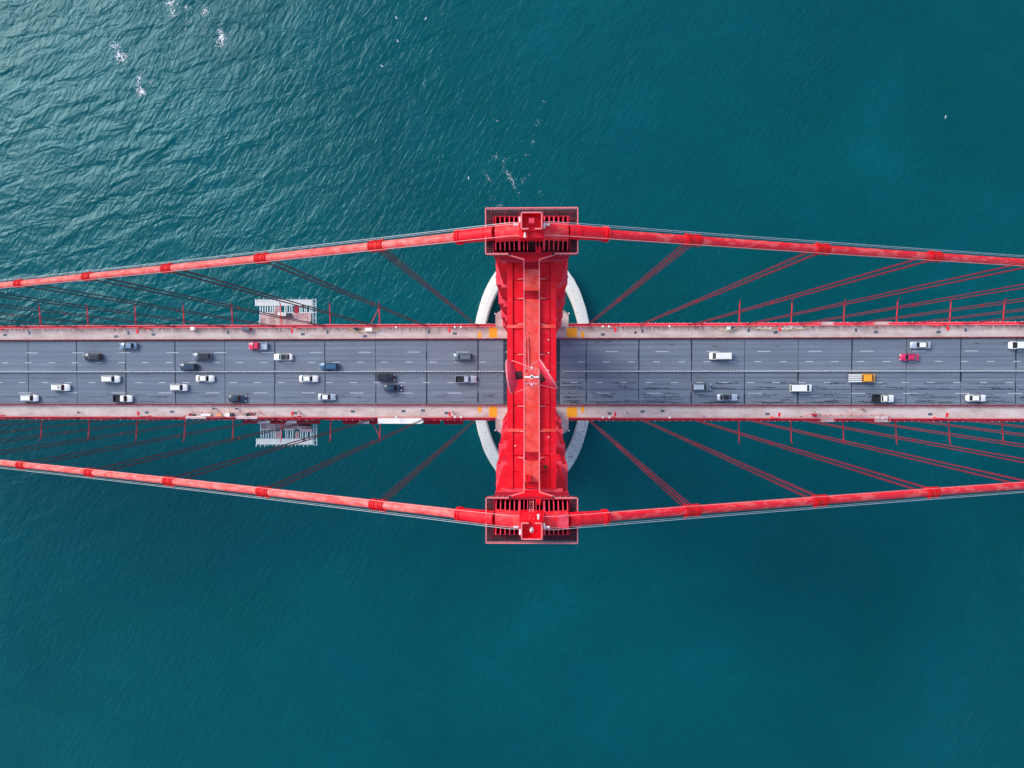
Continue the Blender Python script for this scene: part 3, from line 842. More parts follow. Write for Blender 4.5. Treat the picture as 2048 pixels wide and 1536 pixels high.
mb = MB(); mb.lathe([(.20, 0), (.20, .12), (.16, .15), (.16, .75), (.19, .78), (.12, .9)], (0, -14.2, 228.51), n=14); mb.build('lantern', M['white'], bc, smooth=True)
MB().lathe([(.07, 0), (.05, .12)], (0, -14.2, 229.42), n=10).build('cap', M['navy'], bc)

# antenna mast with two drum dishes, in the middle of the strut
am = thing('antenna_mast', (0, 0, 222), 'pink lattice mast with two big red dish antennas on the strut', 'antenna')
zt = 229.0; hw = .68
mb = MB()
for sx in (-1, 1):
    for sy in (-1, 1): mb.beam((sx*hw, sy*hw, 221.0), (sx*hw, sy*hw, zt), .09)
mb.build('mast_leg', M['rail'], am)
mb = MB()
for z in (223.2, 225, 227, zt):
    for a, b2 in (((-1, -1), (1, -1)), ((1, -1), (1, 1)), ((1, 1), (-1, 1)), ((-1, 1), (-1, -1))):
        mb.beam((a[0]*hw, a[1]*hw, z), (b2[0]*hw, b2[1]*hw, z), .08)
for a, b2 in (((-1, 0), (0, 1)), ((0, 1), (1, 0)), ((1, 0), (0, -1)), ((0, -1), (-1, 0))): mb.beam((a[0]*hw, a[1]*hw, zt), (b2[0]*hw, b2[1]*hw, zt), .05)
mb.build('mast_brace', M['rail'], am)
mb = MB(); mb.beam((-hw, -.05, zt+.12), (hw, -.05, zt+.12), .14, .12); mb.box(-.12, .12, -.22, .14, zt+.13, zt+.25); mb.build('cross_beam', M['white'], am)
mb = MB(); mb.ball((0, -.05, zt+.38), .10, 8); mb.build('warning_lamp', M['navy'], am, smooth=True)
mb = MB(); mb.ball((.02, .80, zt+.1), .1, 8); mb.ball((0, -.74, zt+.1), .1, 8); mb.build('insulator', M['white'], am, smooth=True)
def dish(cx, cy, cz, ax, R, depth, name):
    ax = Vector(ax).normalized()
    prof = [(.25, -depth), (.6*R, -depth*.9), (.86*R, -depth*.55), (.97*R, -.12), (R, 0)]
    o = MB().lathe(prof, (cx, cy, cz), ax, 28).build(name, M['dish'], am, smooth=True)
    mb = MB(); mb.lathe([(R*.985, -.05), (R+.05, -.05), (R+.05, .09), (R*.985, .09)], (cx, cy, cz), ax, 28, False); mb.build('dish_rim', M['rail'], o, smooth=True)
    mb = MB(); mb.lathe([(.42, -depth-.55), (.42, -depth+.1)], (cx, cy, cz), ax, 14); mb.build('dish_mount', M['grate'], o, smooth=True)
dish(-2.06, -.02, 227.4, (-1, -.13, -.12), 1.58, .62, 'dish')
dish(1.55, .22, 227.3, (1, .62, -.02), 1.62, .50, 'dish')
mb = MB()
for a, b2 in (((-1.85, 1.5, 228.0), (-.05, .82, 229)), ((.75, 1.55, 228.2), (-.68, .68, 229)), ((-1.5, -1.5, 228), (.45, -.72, 229)), ((.55, -.72, 229), (2.25, -1.15, 228.0)), ((-1.6, .3, 227.4), (-.68, .3, 227.4)), ((.7, 0, 227.3), (1.4, .1, 227.3))):
    mb.beam(a, b2, .055)
mb.build('stay', M['rail'], am)
ld = thing('ladder_rack', (-.45, 2.3, 221.42), 'long pale ladder lying along the walkway above the dishes', 'ladder')
mb = MB()
mb.beam((-.62, .75, 221.52), (-.62, 4.0, 221.52), .07, .12); mb.beam((-.28, .75, 221.52), (-.40, 4.0, 221.52), .07, .12); mb.build('stile', M['rail'], ld)
mb = MB()
for k in range(14):
    y = .9 + k*.23; mb.beam((-.61, y, 221.52), (-.30 - .03*k/4, y, 221.52), .035)
mb.build('rung', M['walk'], ld, kind='stuff')

# ------------------------------------------------------------------ pier and fender
pr = thing('tower_pier', (0, 0, -1), 'grey concrete pier block under the red tower', 'pier')
for s in (1, -1):
    poly = [(-9, -7.5), (-6.5, -9), (6.5, -9), (9, -7.5), (9, 7.5), (6.5, 9), (-6.5, 9), (-9, 7.5)]
    MB().prism([(x, y*.95 + s*CY) for x, y in poly], -2, 11.99).build('pier_block', M['pier'], pr)
MB().box(-6, 6, -5.1, 5.1, -2, 8).build('pier_wall', M['pier'], pr)
fd = thing('fender_wall', (0, 0, -1), 'pale concrete oval fender wall ringing the tower pier', 'fender')
def oval(a, b2, n, e=2.25):
    out = []
    for k in range(n):
        t = 2*math.pi*k/n; c, s_ = math.cos(t), math.sin(t)
        out.append((a*math.copysign(abs(c)**(2/e), c), b2*math.copysign(abs(s_)**(2/e), s_)))
    return out
N = 96
oo = oval(23.3, 45.5, N); ii = oval(19.7, 40.8, N, 2.1)
def ringpart(k0, k1, mat, nm):
    mb = MB(); ks = list(range(k0, k1+1))
    vs = []; fs = []
    for k in ks:
        o, i = oo[k % N], ii[k % N]; jt = random.uniform(-.06, .06)
        vs += [(o[0], o[1], -2), (o[0]+jt, o[1]+jt, 5.7), (o[0]*.985, o[1]*.99, 6.0), (i[0]*1.012, i[1]*1.006, 6.0+jt), (i[0], i[1], 5.7), (i[0], i[1], -2)]
    for j in range(len(ks)-1):
        for q in range(5): fs.append((j*6+q, (j+1)*6+q, (j+1)*6+q+1, j*6+q+1))
    n = len(ks)-1; fs += [(5, 4, 3, 2, 1, 0), tuple(n*6+q for q in range(6))]
    mb.add(vs, fs); return mb.build(nm, mat, fd, smooth=True)
ringpart(0, 24, M['fender'], 'wall_quadrant'); ringpart(24, 48, M['fender'], 'wall_quadrant'); ringpart(48, 72, M['fender'], 'wall_quadrant')
tag(ringpart(72, 96, M['fender_grey'], 'wall_quadrant'), 'speckled grey weathered quarter of the fender wall')

# ------------------------------------------------------------------ yellow plates by the tower
for (x0, x1, y0, y1, lab) in ((978,994,655,675.5,'large yellow steel plate on the upper sidewalk left of the tower'), (956,962.5,664,675.5,'small yellow plate on the upper sidewalk left of the tower'),
        (978,994,813,834,'large yellow steel plate on the lower sidewalk left of the tower'), (956,963,813,825,'small yellow plate on the lower sidewalk left of the tower'),
        (1133.5,1154,656,674.5,'large yellow steel plate on the upper sidewalk right of the tower'), (1162,1168.5,663,675,'small yellow plate on the upper sidewalk right of the tower'),
        (1133.5,1154,814,834.5,'large yellow steel plate on the lower sidewalk right of the tower'), (1162,1168.5,813,825,'small yellow plate on the lower sidewalk right of the tower')):
    a, b2 = U(x0, y1, SWH), U(x1, y0, SWH)
    big = 'large' in lab
    o = thing('yellow_plate', ((a.x+b2.x)/2, (a.y+b2.y)/2, dz((a.x+b2.x)/2)+SWH), lab, 'steel plate', 'yellow plates on the sidewalks')
    MB().box(a.x, b2.x, a.y, b2.y, SWH-.004, SWH+.03).build('plate', M['yellow'], o, deck=True)
    mb = MB()
    for px_ in (a.x+.12, b2.x-.12):
        for py_ in (a.y+.12, b2.y-.12): mb.lathe([(.03, SWH+.029), (.025, SWH+.045)], (px_, py_, 0), n=6)
    mb.build('bolt', M['steel'], o, deck=True)

# ------------------------------------------------------------------ street lamps
def lamp():
    root = thing('street_lamp', (0, 0, 0), None, 'street lamp', 'street lamps along the sidewalks', local=True)
    MB().box(-.22, .22, -.18, .18, 0, 1.1).build('base', M['red'], root)
    MB().tube([(0, 0, 1.05), (0, 0, 4), (0, 0, 6.4), (0, -.25, 6.9), (0, -.7, 7.15)], [.13, .11, .09, .09, .09], 8).build('pole', M['red'], root, smooth=True)
    mb = MB(); mb.hexa([(-.36, -1.75, 7.08), (.36, -1.75, 7.08), (.28, -.62, 7.05), (-.28, -.62, 7.05)], [(-.32, -1.68, 7.36), (.32, -1.68, 7.36), (.24, -.66, 7.34), (-.24, -.66, 7.34)])
    h = mb.build('lamp_head', M.setdefault('lamp_red', paint('lamp_paint', (.86, .02, .04), .4, .06, .1)), root)
    MB().box(-.26, .26, -1.6, -.9, 7.0, 7.07).build('lens', M['lampw'], h)
    CH[root.name] = kids(root)
    return root
lp = lamp(); CH[[k for k in kids(lp) if k.name.startswith('lamp_head')][0].name] = kids([k for k in kids(lp) if k.name.startswith('lamp_head')][0])
first = True
for s, nm in ((1, 'upper'), (-1, 'lower')):
    for t, sd in ((-1, 'left'), (1, 'right')):
        for k in range(4):
            x = t*(23.55 + 45.72*k)
            o = lp if first else copy_tree(lp); first = False
            o.location = (x, s*13.12, dz(x) + SWH); o.rotation_euler = (0, 0, 0 if s > 0 else math.pi)
            o['label'] = 'red street lamp on the %s sidewalk, %s one %s of the tower' % (nm, ORD[k], sd)

# white globe lamps on the railings
gl = thing('globe_lamp', (0, 0, 0), None, 'globe lamp', 'white globe lamps on the railings', local=True)
MB().tube([(0, 0, 0), (0, 0, 2.2)], .05, 8).build('post', M['red'], gl)
MB().ball((0, 0, 2.5), .33, 14).build('globe', M['white'], gl, smooth=True)
CH[gl.name] = kids(gl)
first = True
for (pxs, py, lab) in (((792.5, 910, 922, 1206, 1218, 1339), 655, 'upper'), ((793, 910, 922, 1206, 1219, 1339.5), 833.5, 'lower')):
    wh = ['farthest left of the tower', 'second left of the tower', 'nearest left of the tower', 'nearest right of the tower', 'second right of the tower', 'farthest right of the tower']
    for px, w_ in zip(pxs, wh):
        p = U(px, py, 2.7); o = gl if first else copy_tree(gl); first = False
        sy = 13.14 if lab == 'upper' else -13.14
        o.location = (p.x, sy, dz(p.x) + SWH); o['label'] = 'white globe lamp on the %s railing, %s' % (lab, w_)

# net support arms under the deck edges
def arm():
    root = thing('net_arm', (0, 0, 0), None, 'support arm', 'red support arms reaching out below the deck', local=True)
    MB().tube([(0, 13.95, -6.2), (0, 17, -5.9), (0, 20.6, -5.5)], [.17, .16, .13], 8).build('arm', M['lamp_red'], root, smooth=True)
    MB().tube([(0, 20.5, -5.5), (.0, 21.0, -5.2), (.0, 21.35, -4.5)], [.16, .13, .08], 8).build('arm_tip', M['red_dark'], root, smooth=True)
    MB().box(-.3, .3, 13.7, 14.02, -7.2, -5.4).build('base_plate', M['red_dark'], root)
    CH[root.name] = kids(root); return root
ar = arm(); first = True
for s, nm in ((1, 'upper'), (-1, 'lower')):
    for t, sd, k0, k1 in ((-1, 'left', 2, 12), (1, 'right', 3, 12)):
        for k in range(k0, k1):
            x = t*(XJ0 + PAN*k)
            o = ar if first else copy_tree(ar); first = False
            o.location = (x, 0, dz(x)); o.rotation_euler = (0, 0, 0 if s > 0 else math.pi)
            o['label'] = 'red arm reaching out below the %s deck edge, %s one %s of the tower' % (nm, ORD[k-k0], sd)
            if k == 2:
                b_ = MB().beam((-3.2*s, 13.95, -6.2), (0, 19.6, -5.6), .16).build('brace', M['lamp_red'], None); b_.parent = o
                o['label'] = 'red A-frame arm below the %s deck edge, nearest left of the tower' % nm

# ------------------------------------------------------------------ work platforms hung below the deck
def platform(s, nm):
    """s=+1 upper, -1 lower; pixel columns as in the photograph, heights below deck"""
    zp = dz(-75) - 7.6
    py = lambda y: y if s > 0 else 1488 - y
    def X(px): return U(px, 620, z=zp).x
    def YY(y): 
        return s * abs(U(575, y, z=zp).y)
    wp = thing('work_platform', (X(572), s*17.5, zp), 'white scaffold work platform hung below the %s deck edge' % nm, 'work platform', 'hanging work platforms')
    def bx(name, x0, x1, y0, y1, z0, z1, mat, par=wp, zr=zp):
        a, b2 = X(x0), X(x1); c, d = sorted((YY(y0), YY(y1)))
        return MB().box(a, b2, c, d, zr+z0, zr+z1).build(name, mat, par)
    # outer walkway planks
    n = 4
    for k in range(n):
        y0 = 600.0 + k*2.85; bx('plank', 513, 624, y0 + .1, y0 + 2.75, 0, .07, M['plank'])
    bx('end_frame', 510.5, 512.6, 600, 611.5, 0, .1, M['scaf'])
    # outriggers beyond the planks
    mb = MB()
    for k in range(14):
        x = X(511.5 + k*7.9 + random.uniform(-1, 1)); y0 = YY(600); y1 = y0 + s*random.uniform(.35, .85)
        mb.beam((x, y0, zp), (x + .05, y1, zp + .5), .13)
    mb.build('bracket', M['scaf'], wp)
    # rail
    mb = MB(); y = YY(599.6); mb.beam((X(512), y, zp+1.1), (X(626), y, zp+1.1), .07)
    for k in range(12): x = X(513 + k*10); mb.beam((x, y, zp), (x, y, zp+1.1), .06)
    mb.build('guard_rail', M['scaf'], wp)
    # ladder beams between the plank walk and the plywood deck
    y0, y1 = (612, 625) if s > 0 else (612, 629)
    for x in (520.5, 525.3, 530.5, 535.2, 540.8, 545, 548.8, 560.5, 570, 574, 579.5, 584, 600, 604, 609.5, 613, 619.5, 622.5):
        mb = MB(); a = X(x); mb.beam((a, YY(y0), zp-.05), (a, YY(y1), zp-.05), .24, .3); mb.build('cross_beam', M['scaf'], wp)
    for y in ((625.3,) if s > 0 else (629.4,)):
        mb = MB(); mb.beam((X(520), YY(y), zp-.05), (X(549), YY(y), zp-.05), .2, .3); mb.beam((X(566), YY(y), zp-.05), (X(588), YY(y), zp-.05), .2, .3); mb.beam((X(598), YY(y), zp-.05), (X(633), YY(y), zp-.05), .2, .3); mb.build('edge_beam', M['scaf'], wp)
    # stained plywood deck
    x = 521.0
    while x < 621:
        w = random.choice((7, 8.5, 10)); w = min(w, 621-x)
        bx('deck_sheet', x+.15, x+w-.15, 626.2 if s > 0 else 630, 636.8, -.05, .03 + random.uniform(0, .05), random.choice((M['ply'], M['ply'], M['ply2'])))
        bx('deck_sheet', x+.15, x+w-.15, 637, 652, -.05, .03 + random.uniform(0, .05), random.choice((M['ply2'], M['ply2'], M['ply'])))
        x += w
    bx('deck_sheet', 550, 558.5, 612.5, 626, -.02, .12, M['ply']); bx('deck_sheet', 589, 597, 612.5, 626, -.02, .12, M['red_dark'] if s > 0 else M['ply'])
    # end ladder frame
    mb = MB()
    for x in (626.5, 632.5): mb.beam((X(x), YY(598), zp+.3), (X(x), YY(648), zp+.3), .17, .2)
    for k in range(8):
        y = 599 + k*6.5; mb.beam((X(626.5), YY(y), zp+.3), (X(632.5), YY(y + (4 if k % 2 else 0)), zp+.3), .10)
    mb.beam((X(520), YY(626), zp), (X(519.5), YY(649), zp), .26, .3)
    mb.build('ladder_frame', M['scaf'], wp)
    # hangers up to the deck
    for x in (521, 572, 622): MB().beam((X(x), YY(640), zp), (X(x), s*14.0, zp+7), .1).build('hanger', M['scaf'], wp)
    return X, YY, zp
for s, nm in ((1, 'upper'), (-1, 'lower')):
    X, YY, zp = platform(s, nm)
    def crate(name, x0, x1, y0, y1, h, mat, lab, cat):
        a, b2 = X(x0), X(x1); c, d = sorted((YY(y0), YY(y1)))
        o = thing(name, ((a+b2)/2, (c+d)/2, zp+.1), lab, cat)
        MB().box(a, b2, c, d, zp+.1, zp+.1+h).build('case', mat, o); MB().box(a-.04, b2+.04, c-.04, d+.04, zp+.1+h, zp+.18+h).build('lid', mat, o)
    if s > 0:
        crate('tool_chest', 558, 573.5, 625.5, 632.5, .9, M['white'], 'white chest on the upper work platform', 'chest')
        crate('generator', 575.5, 583, 627, 633.5, 1.0, M['navy'], 'dark machine beside the white chest on the upper work platform', 'machine')
        crate('storage_rack', 618, 623, 626, 643, .6, M['ply2'], 'narrow dark sided rack at the right of the upper work platform', 'rack')
    else:
        crate('tool_chest', 604.5, 624, 626, 631, .9, M['ply2'], 'pink chest on the lower work platform', 'chest')
        crate('generator', 598, 622, 637, 643.5, .5, M['grate'], 'dark brown tarpaulin covered load on the lower work platform', 'load')

# red maintenance gangway below the lower edge and its white panels
gw = thing('maintenance_gangway', (-47, -14.9, dz(-47)-4), 'dark red gangway hung along the lower deck edge left of the tower', 'gangway')
for (a, b2) in ((486, 548), (548, 640), (686, 757), (848, 880), (888, 926)):
    xa, xb = U(a, 843, -4).x, U(b2, 843, -4).x
    mb = MB(); mb.box(xa, xb, -15.6, -14.25, -4.1, -4.0)
    mb.beam((xa, -15.6, -3.6), (xb, -15.6, -3.6), .12); mb.beam((xa, -14.3, -3.6), (xb, -14.3, -3.6), .12)
    n = max(2, int((xb-xa)/1.5))
    for k in range(n+1):
        x = xa+(xb-xa)*k/n; mb.beam((x, -15.6, -3.95), (x, -14.3, -3.95), .14); mb.beam((x, -14.25, -4), (x, -14.25, -.8), .1)
    mb.build('gangway_bay', M['red_dark'], gw, deck=True)
for (a, b2, lab) in ((515, 541, 'white sheet on the lower gangway at the left of the work platform'), (571, 594, 'white sheet on the lower gangway in the middle of the work platform'), (715, 739, 'white sheet on the lower gangway left of the long white enclosure')):
    xa, xb = U(a, 843, -3.8).x, U(b2, 843, -3.8).x
    o = thing('cover_sheet', ((xa+xb)/2, -14.9, dz((xa+xb)/2)-3.5), lab, 'cover sheet', 'white sheets on the gangway')
    mb = MB(); n = 6
    mb.prism([(xa, -15.55), (xb, -15.5), (xb-.05, -14.7), (xa+.8, -14.75)], -3.52, -3.44); mb.build('sheet', M['white'], o, deck=True)
    mb = MB(); mb.beam((xa+.3, -15.4, -3.42), (xb-.5, -14.9, -3.42), .06); mb.build('tie_strap', M['steel'], o, deck=True)
# long white enclosure outside the lower railing
xa, xb, xc = U(757, 841, 0).x, U(841.5, 841, 0).x, U(847.5, 841, 0).x
o = thing('white_enclosure', ((xa+xb)/2, -14.4, dz(-38)-.5), 'long white wrapped enclosure outside the lower railing left of the tower', 'enclosure')
mb = MB(); mb.prism([(xa, -15.25), (xb, -15.25), (xc, -14.85), (xc, -14.0), (xb, -13.5), (xa, -13.5)], -.9, 1.25, [(xa+.05, -15.2), (xb, -15.2), (xc-.05, -14.8), (xc-.05, -14.05), (xb, -13.55), (xa+.05, -13.55)])
mb.build('wrap', M['white'], o, deck=True)
mb = MB()
for k in range(7):
    x = xa + (xb-xa)*(k+.5)/7; mb.box(x-.03, x+.03, -15.24, -13.52, 1.25, 1.28)
mb.build('batten', M['white'], o, deck=True)

# ------------------------------------------------------------------ things standing on the sidewalks
def deckbox(name, x0, x1, y0, y1, h, mat, lab, cat, lid=None, base=SWH, deckz=None):
    a, b2 = U(x0, y1, base), U(x1, y0, base); xm, ym = (a.x+b2.x)/2, (a.y+b2.y)/2
    o = thing(name, (xm, ym, dz(xm)+base), lab, cat)
    MB().box(a.x+.04, b2.x-.04, a.y+.04, b2.y-.04, base, base+h-.1).build('body', mat, o, deck=True)
    MB().prism([(a.x, a.y), (b2.x, a.y), (b2.x, b2.y), (a.x, b2.y)], base+h-.1, base+h, [(a.x+.06, a.y+.06), (b2.x-.06, a.y+.06), (b2.x-.06, b2.y-.06), (a.x+.06, b2.y-.06)]).build('lid', lid or mat, o, deck=True)
    mb = MB()
    for x in (a.x+.12, b2.x-.12): mb.box(x-.05, x+.05, a.y-.02, a.y+.035, base+.1, base+h*.7)
    mb.build('latch', M['steel'], o, deck=True)
    return o
deckbox('site_cabinet', 384.5, 393, 654.5, 661, 1.5, M['white'], 'white cabinet by the upper railing left of the work platform', 'cabinet')
deckbox('site_cabinet', 732, 746, 656, 663, 1.2, M['white'], 'white cabinet inside the yellow taped area on the upper sidewalk', 'cabinet')
deckbox('generator', 709, 716, 655, 661, 1.0, M['navy'], 'dark blue generator inside the yellow taped area on the upper sidewalk', 'generator')
deckbox('generator', 1452, 1460, 653, 660, 1.1, M['scaf'], 'pale grey generator on the upper sidewalk right of the tower', 'generator')
deckbox('compressor', 1460.5, 1467.5, 652.5, 659.5, .9, M['steel'], 'dark grey compressor beside the pale generator, upper right sidewalk', 'compressor')
o = deckbox('solar_sign', 486.5, 503, 655, 662, 1.6, M['red_dark'], 'slanted grey solar panel trailer by the upper railing', 'solar panel', M['steel'])
deckbox('pipe_bundle', 373, 413.5, 832.2, 837, .7, M['white'], 'long white bundle laid along the lower railing, left one', 'bundle')
deckbox('pipe_bundle', 473, 516, 832.5, 837.5, .6, M['white'], 'long white and orange bundle along the lower railing by the work platform', 'bundle')
deckbox('site_crate', 404, 423.5, 827, 831.9, .9, M['white'], 'long white crate behind the left white bundle, lower sidewalk', 'crate')
deckbox('site_crate', 434.5, 445, 827.5, 832.5, .8, M['orange'], 'orange crate on the lower sidewalk between white boxes', 'crate')
deckbox('site_crate', 454.5, 462.5, 825.5, 833, 1.2, M['white'], 'square white crate right of the orange crate, lower sidewalk', 'crate')
deckbox('site_crate', 463, 468, 826, 833, 1.2, M['navy'], 'black crate touching the square white crate, lower sidewalk', 'crate')
deckbox('cable_drum_box', 1624, 1631.5, 827.2, 832.5, 1.0, M['red_dark'], 'dark red covered drum inside the red taped area, lower right sidewalk', 'drum')
def rubble(x0, x1, y0, y1, n, lab, mats, base=SWH):
    a, b2 = U(x0, y1, base), U(x1, y0, base)
    o = thing('sack_pile', ((a.x+b2.x)/2, (a.y+b2.y)/2, dz((a.x+b2.x)/2)+base), lab, 'sacks')
    for k in range(n):
        x = random.uniform(a.x, b2.x); y = random.uniform(a.y, b2.y); l, w = random.uniform(.25, .6), random.uniform(.14, .26); q = random.uniform(-.5, .5); h = random.uniform(.2, .45)
        c, s_ = math.cos(q), math.sin(q)
        pl = [(x + (u*l*c - v*w*s_), y + (u*l*s_ + v*w*c)) for u, v in ((-1, -.7), (-.7, -1), (.7, -1), (1, -.7), (1, .7), (.7, 1), (-.7, 1), (-1, .7))]
        tp = [(x + (p[0]-x)*.75, y + (p[1]-y)*.75) for p in pl]
        MB().prism(pl, base - .002, base + h, tp).build('sack', random.choice(mats), o, deck=True)
mw = [M['white'], M['white'], M['scaf'], M['ply2']]
rubble(1515, 1546, 653.3, 657, 16, 'pile of pale sacks at the left inside the long taped area, upper right sidewalk', mw)
rubble(1564, 1604, 653.3, 657.2, 20, 'pile of pale sacks at the right inside the long taped area, upper right sidewalk', mw)
rubble(446, 453, 827, 832, 8, 'small heap of black and white sacks by the orange crate', [M['white'], M['navy']])
rubble(380, 392, 827, 831, 7, 'dark heap of sacks at the left end of the lower taped area', [M['red_dark'], M['navy'], M['ply']])
rubble(492, 512, 826.5, 831.5, 12, 'dark heap of sacks behind the white and orange bundle', [M['red_dark'], M['navy'], M['ply'], M['white']])
rubble(1751, 1774, 834, 838.5, 14, 'heap of white sacks in the railing gap of the lower right sidewalk', mw)
def tape(pts, mat, lab, posts=True, base=SWH):
    P = [U(x, y, base) for x, y in pts]; o = thing('tape_fence', (P[0].x, P[0].y, dz(P[0].x)+base), lab, 'tape fence')
    mb = MB()
    for a, b2 in zip(P, P[1:]): mb.beam((a.x, a.y, base+.95), (b2.x, b2.y, base+.95), .10, .12); mb.beam((a.x, a.y, base+.5), (b2.x, b2.y, base+.5), .05, .06)
    mb.build('tape', mat, o, deck=True)
    for a, b2 in zip(P, P[1:]):
        n = max(1, int((b2-a).length/2.6))
        for k in range(n):
            p = a.lerp(b2, k/n); mb = MB(); mb.lathe([(.17, base-.003), (.17, base+.06), (.05, base+.1), (.04, base+1.02)], (p.x, p.y, 0), n=8); mb.build('post', M['navy'] if mat is M['rope_r'] else M['orange'], o, deck=True)
tape([(699, 656), (715, 663), (745.6, 663.6), (761, 656)], M['rope_y'], 'yellow tape round the white cabinet on the upper left sidewalk')
tape([(1428, 654), (1443, 660.5), (1458.6, 661.8), (1475, 654.5)], M['rope_y'], 'yellow tape round the generator on the upper right sidewalk')
tape([(1497, 653), (1511, 657.5), (1551, 659.3), (1576, 658.6), (1604, 657.6), (1619, 653.5)], M['rope_y'], 'long yellow tape fence round pale sacks on the upper right sidewalk')
tape([(369, 832), (386, 825), (440, 824), (520, 824), (532, 831)], M['rope_r'], 'long red tape fence round crates on the lower left sidewalk')
tape([(1601, 833), (1624, 827), (1640, 830), (1764, 829.6), (1778, 833)], M['rope_r'], 'long red tape fence on the lower right sidewalk')
# railing bays (little lookouts) on the right
for (a, b2, s, lab) in ((1641, 1665, 1, 'left lookout bay in the upper right railing'), (1746, 1776, 1, 'right lookout bay in the upper right railing'), (1641, 1667, -1, 'left lookout bay in the lower right railing'), (1749, 1776, -1, 'right lookout bay in the lower right railing')):
    xa, xb = U(a, 745).x, U(b2, 745).x; y0, y1 = sorted((s*13.45, s*14.35))
    o = thing('lookout_bay', ((xa+xb)/2, s*13.9, dz(xa)+.1), lab, 'lookout bay', 'lookout bays')
    MB().box(xa, xb, y0, y1, .165, .26).build('bay_floor', M['side'], o, deck=True)
    mb = MB()
    for p, q in (((xa, s*13.45), (xa, s*14.3)), ((xa, s*14.3), (xb, s*14.3)), ((xb, s*14.3), (xb, s*13.45))): mb.beam((p[0], p[1], 1.4), (q[0], q[1], 1.4), .1, .1); mb.beam((p[0], p[1], .25), (p[0], p[1], 1.4), .1)
    mb.build('bay_rail', M['rail'], o, deck=True)

# ------------------------------------------------------------------ vehicles (built heading +X)
CARMATS = {}
def cpaint(name, c, rough=.28, metal=.0):
    if name not in CARMATS:
        m, nt, b = newmat('car_' + name); n = noise(nt, pos(nt, obj=True), 1.2, 3, .5)
        nt.links.new(mix(nt, n, [x*.92 for x in c], [min(1, x*1.06) for x in c]), b.inputs['Base Color'])
        b.inputs['Roughness'].default_value = rough; b.inputs['Metallic'].default_value = metal
        b.inputs['Coat Weight'].default_value = .6; b.inputs['Coat Roughness'].default_value = .08; CARMATS[name] = m
    return CARMATS[name]
for n_, c_, r_, me_ in (('white', (.86, .84, .77), .35, 0), ('silver', (.50, .56, .60), .3, .3), ('grey', (.14, .17, .20), .3, .2), ('black', (.012, .016, .020), .25, 0), ('navy', (.012, .035, .07), .28, .1), ('blue', (.035, .12, .22), .28, .2), ('magenta', (.62, .015, .10), .3, 0), ('orange', (.90, .36, .01), .4, 0), ('steelblue', (.18, .27, .36), .3, .3), ('red', (.80, .01, .07), .3, 0)):
    cpaint(n_, c_, r_, me_)
def loft(mb, st):
    """st: (x, halfwidth, zbottom, ztop, shoulder)"""
    vs = []; n = 8
    for (x, w, zb, zt, sh) in st:
        vs += [(x, -w*.92, zb), (x, -w, zb+.18), (x, -w, zt-sh), (x, -w+sh*1.3, zt), (x, w-sh*1.3, zt), (x, w, zt-sh), (x, w, zb+.18), (x, w*.92, zb)]
    fs = []
    for i in range(len(st)-1):
        for k in range(n): fs.append((i*n+k, (i+1)*n+k, (i+1)*n+(k+1) % n, i*n+(k+1) % n))
    fs += [tuple(range(n)), tuple(range(len(st)*n-1, (len(st)-1)*n-1, -1))]
    mb.add(vs, [f[::-1] for f in fs])
def pane(q, inset=.9, out=.012, th=.03):
    q = [Vector(p) for p in q]; c = sum(q, Vector())/4; nrm = (q[1]-q[0]).cross(q[3]-q[0]).normalized()
    a = [c + (p-c)*inset + nrm*out for p in q]; b = [p - nrm*th for p in a]
    return MB().hexa(b, a)
def wheels(root, xs, ty, r=.33):
    for x in xs:
        for s in (-1, 1):
            w = MB().lathe([(r*.6, -.11), (r*.93, -.115), (r, -.07), (r, .07), (r*.93, .115), (r*.6, .11)], (x, s*ty, r), (0, 1, 0), 16).build('wheel', M['tyre'], root, smooth=True)
            MB().lathe([(r*.58, -.02), (r*.55, .05), (.06, .06)], (x, s*(ty+.06), r), (0, s, 0), 12).build('rim', M['alloy'], w)
def lights(root, L, wd, zf, zr):
    for s in (-1, 1):
        MB().box(L/2-.16, L/2-.005, s*wd*.68-.17, s*wd*.68+.17, zf-.08, zf+.07).build('headlight', M['lampw'], root)
        MB().box(-L/2+.005, -L/2+.10, s*wd*.74-.14, s*wd*.74+.14, zr-.1, zr+.08).build('tail_light', M['lampred'], root)
        MB().box(L*.14, L*.14+.16, *sorted((s*(wd-.02), s*(wd+.17))), 1.0, 1.15).build('mirror', M['black'], root)
def cabin(root, x, z0, z1, w0, w1, mat, mat_roof=None):
    """x = (rear foot, rear top, front top, front foot)"""
    r0, r1, f1, f0 = x
    B = [(r0, -w0, z0), (f0, -w0, z0), (f0, w0, z0), (r0, w0, z0)]; T = [(r1, -w1, z1-.05), (f1, -w1, z1-.05), (f1, w1, z1-.05), (r1, w1, z1-.05)]
    c = MB().hexa(B, T).build('cabin', mat, root)
    pane([B[1], B[2], T[2], T[1]]).build('windscreen', M['glass'], root); pane([B[3], B[0], T[0], T[3]]).build('rear_window', M['glass'], root)
    pane([B[0], B[1], T[1], T[0]], .88).build('side_window', M['glass'], root); pane([B[2], B[3], T[3], T[2]], .88).build('side_window', M['glass'], root)
    mb = MB(); mb.prism([(r1+.02, -w1+.02), (f1-.02, -w1+.02), (f1-.02, w1-.02), (r1+.02, w1-.02)], z1-.05, z1, [(r1+.14, -w1+.12), (f1-.12, -w1+.12), (f1-.12, w1-.12), (r1+.14, w1-.12)])
    mb.build('roof', mat_roof or mat, root); return c
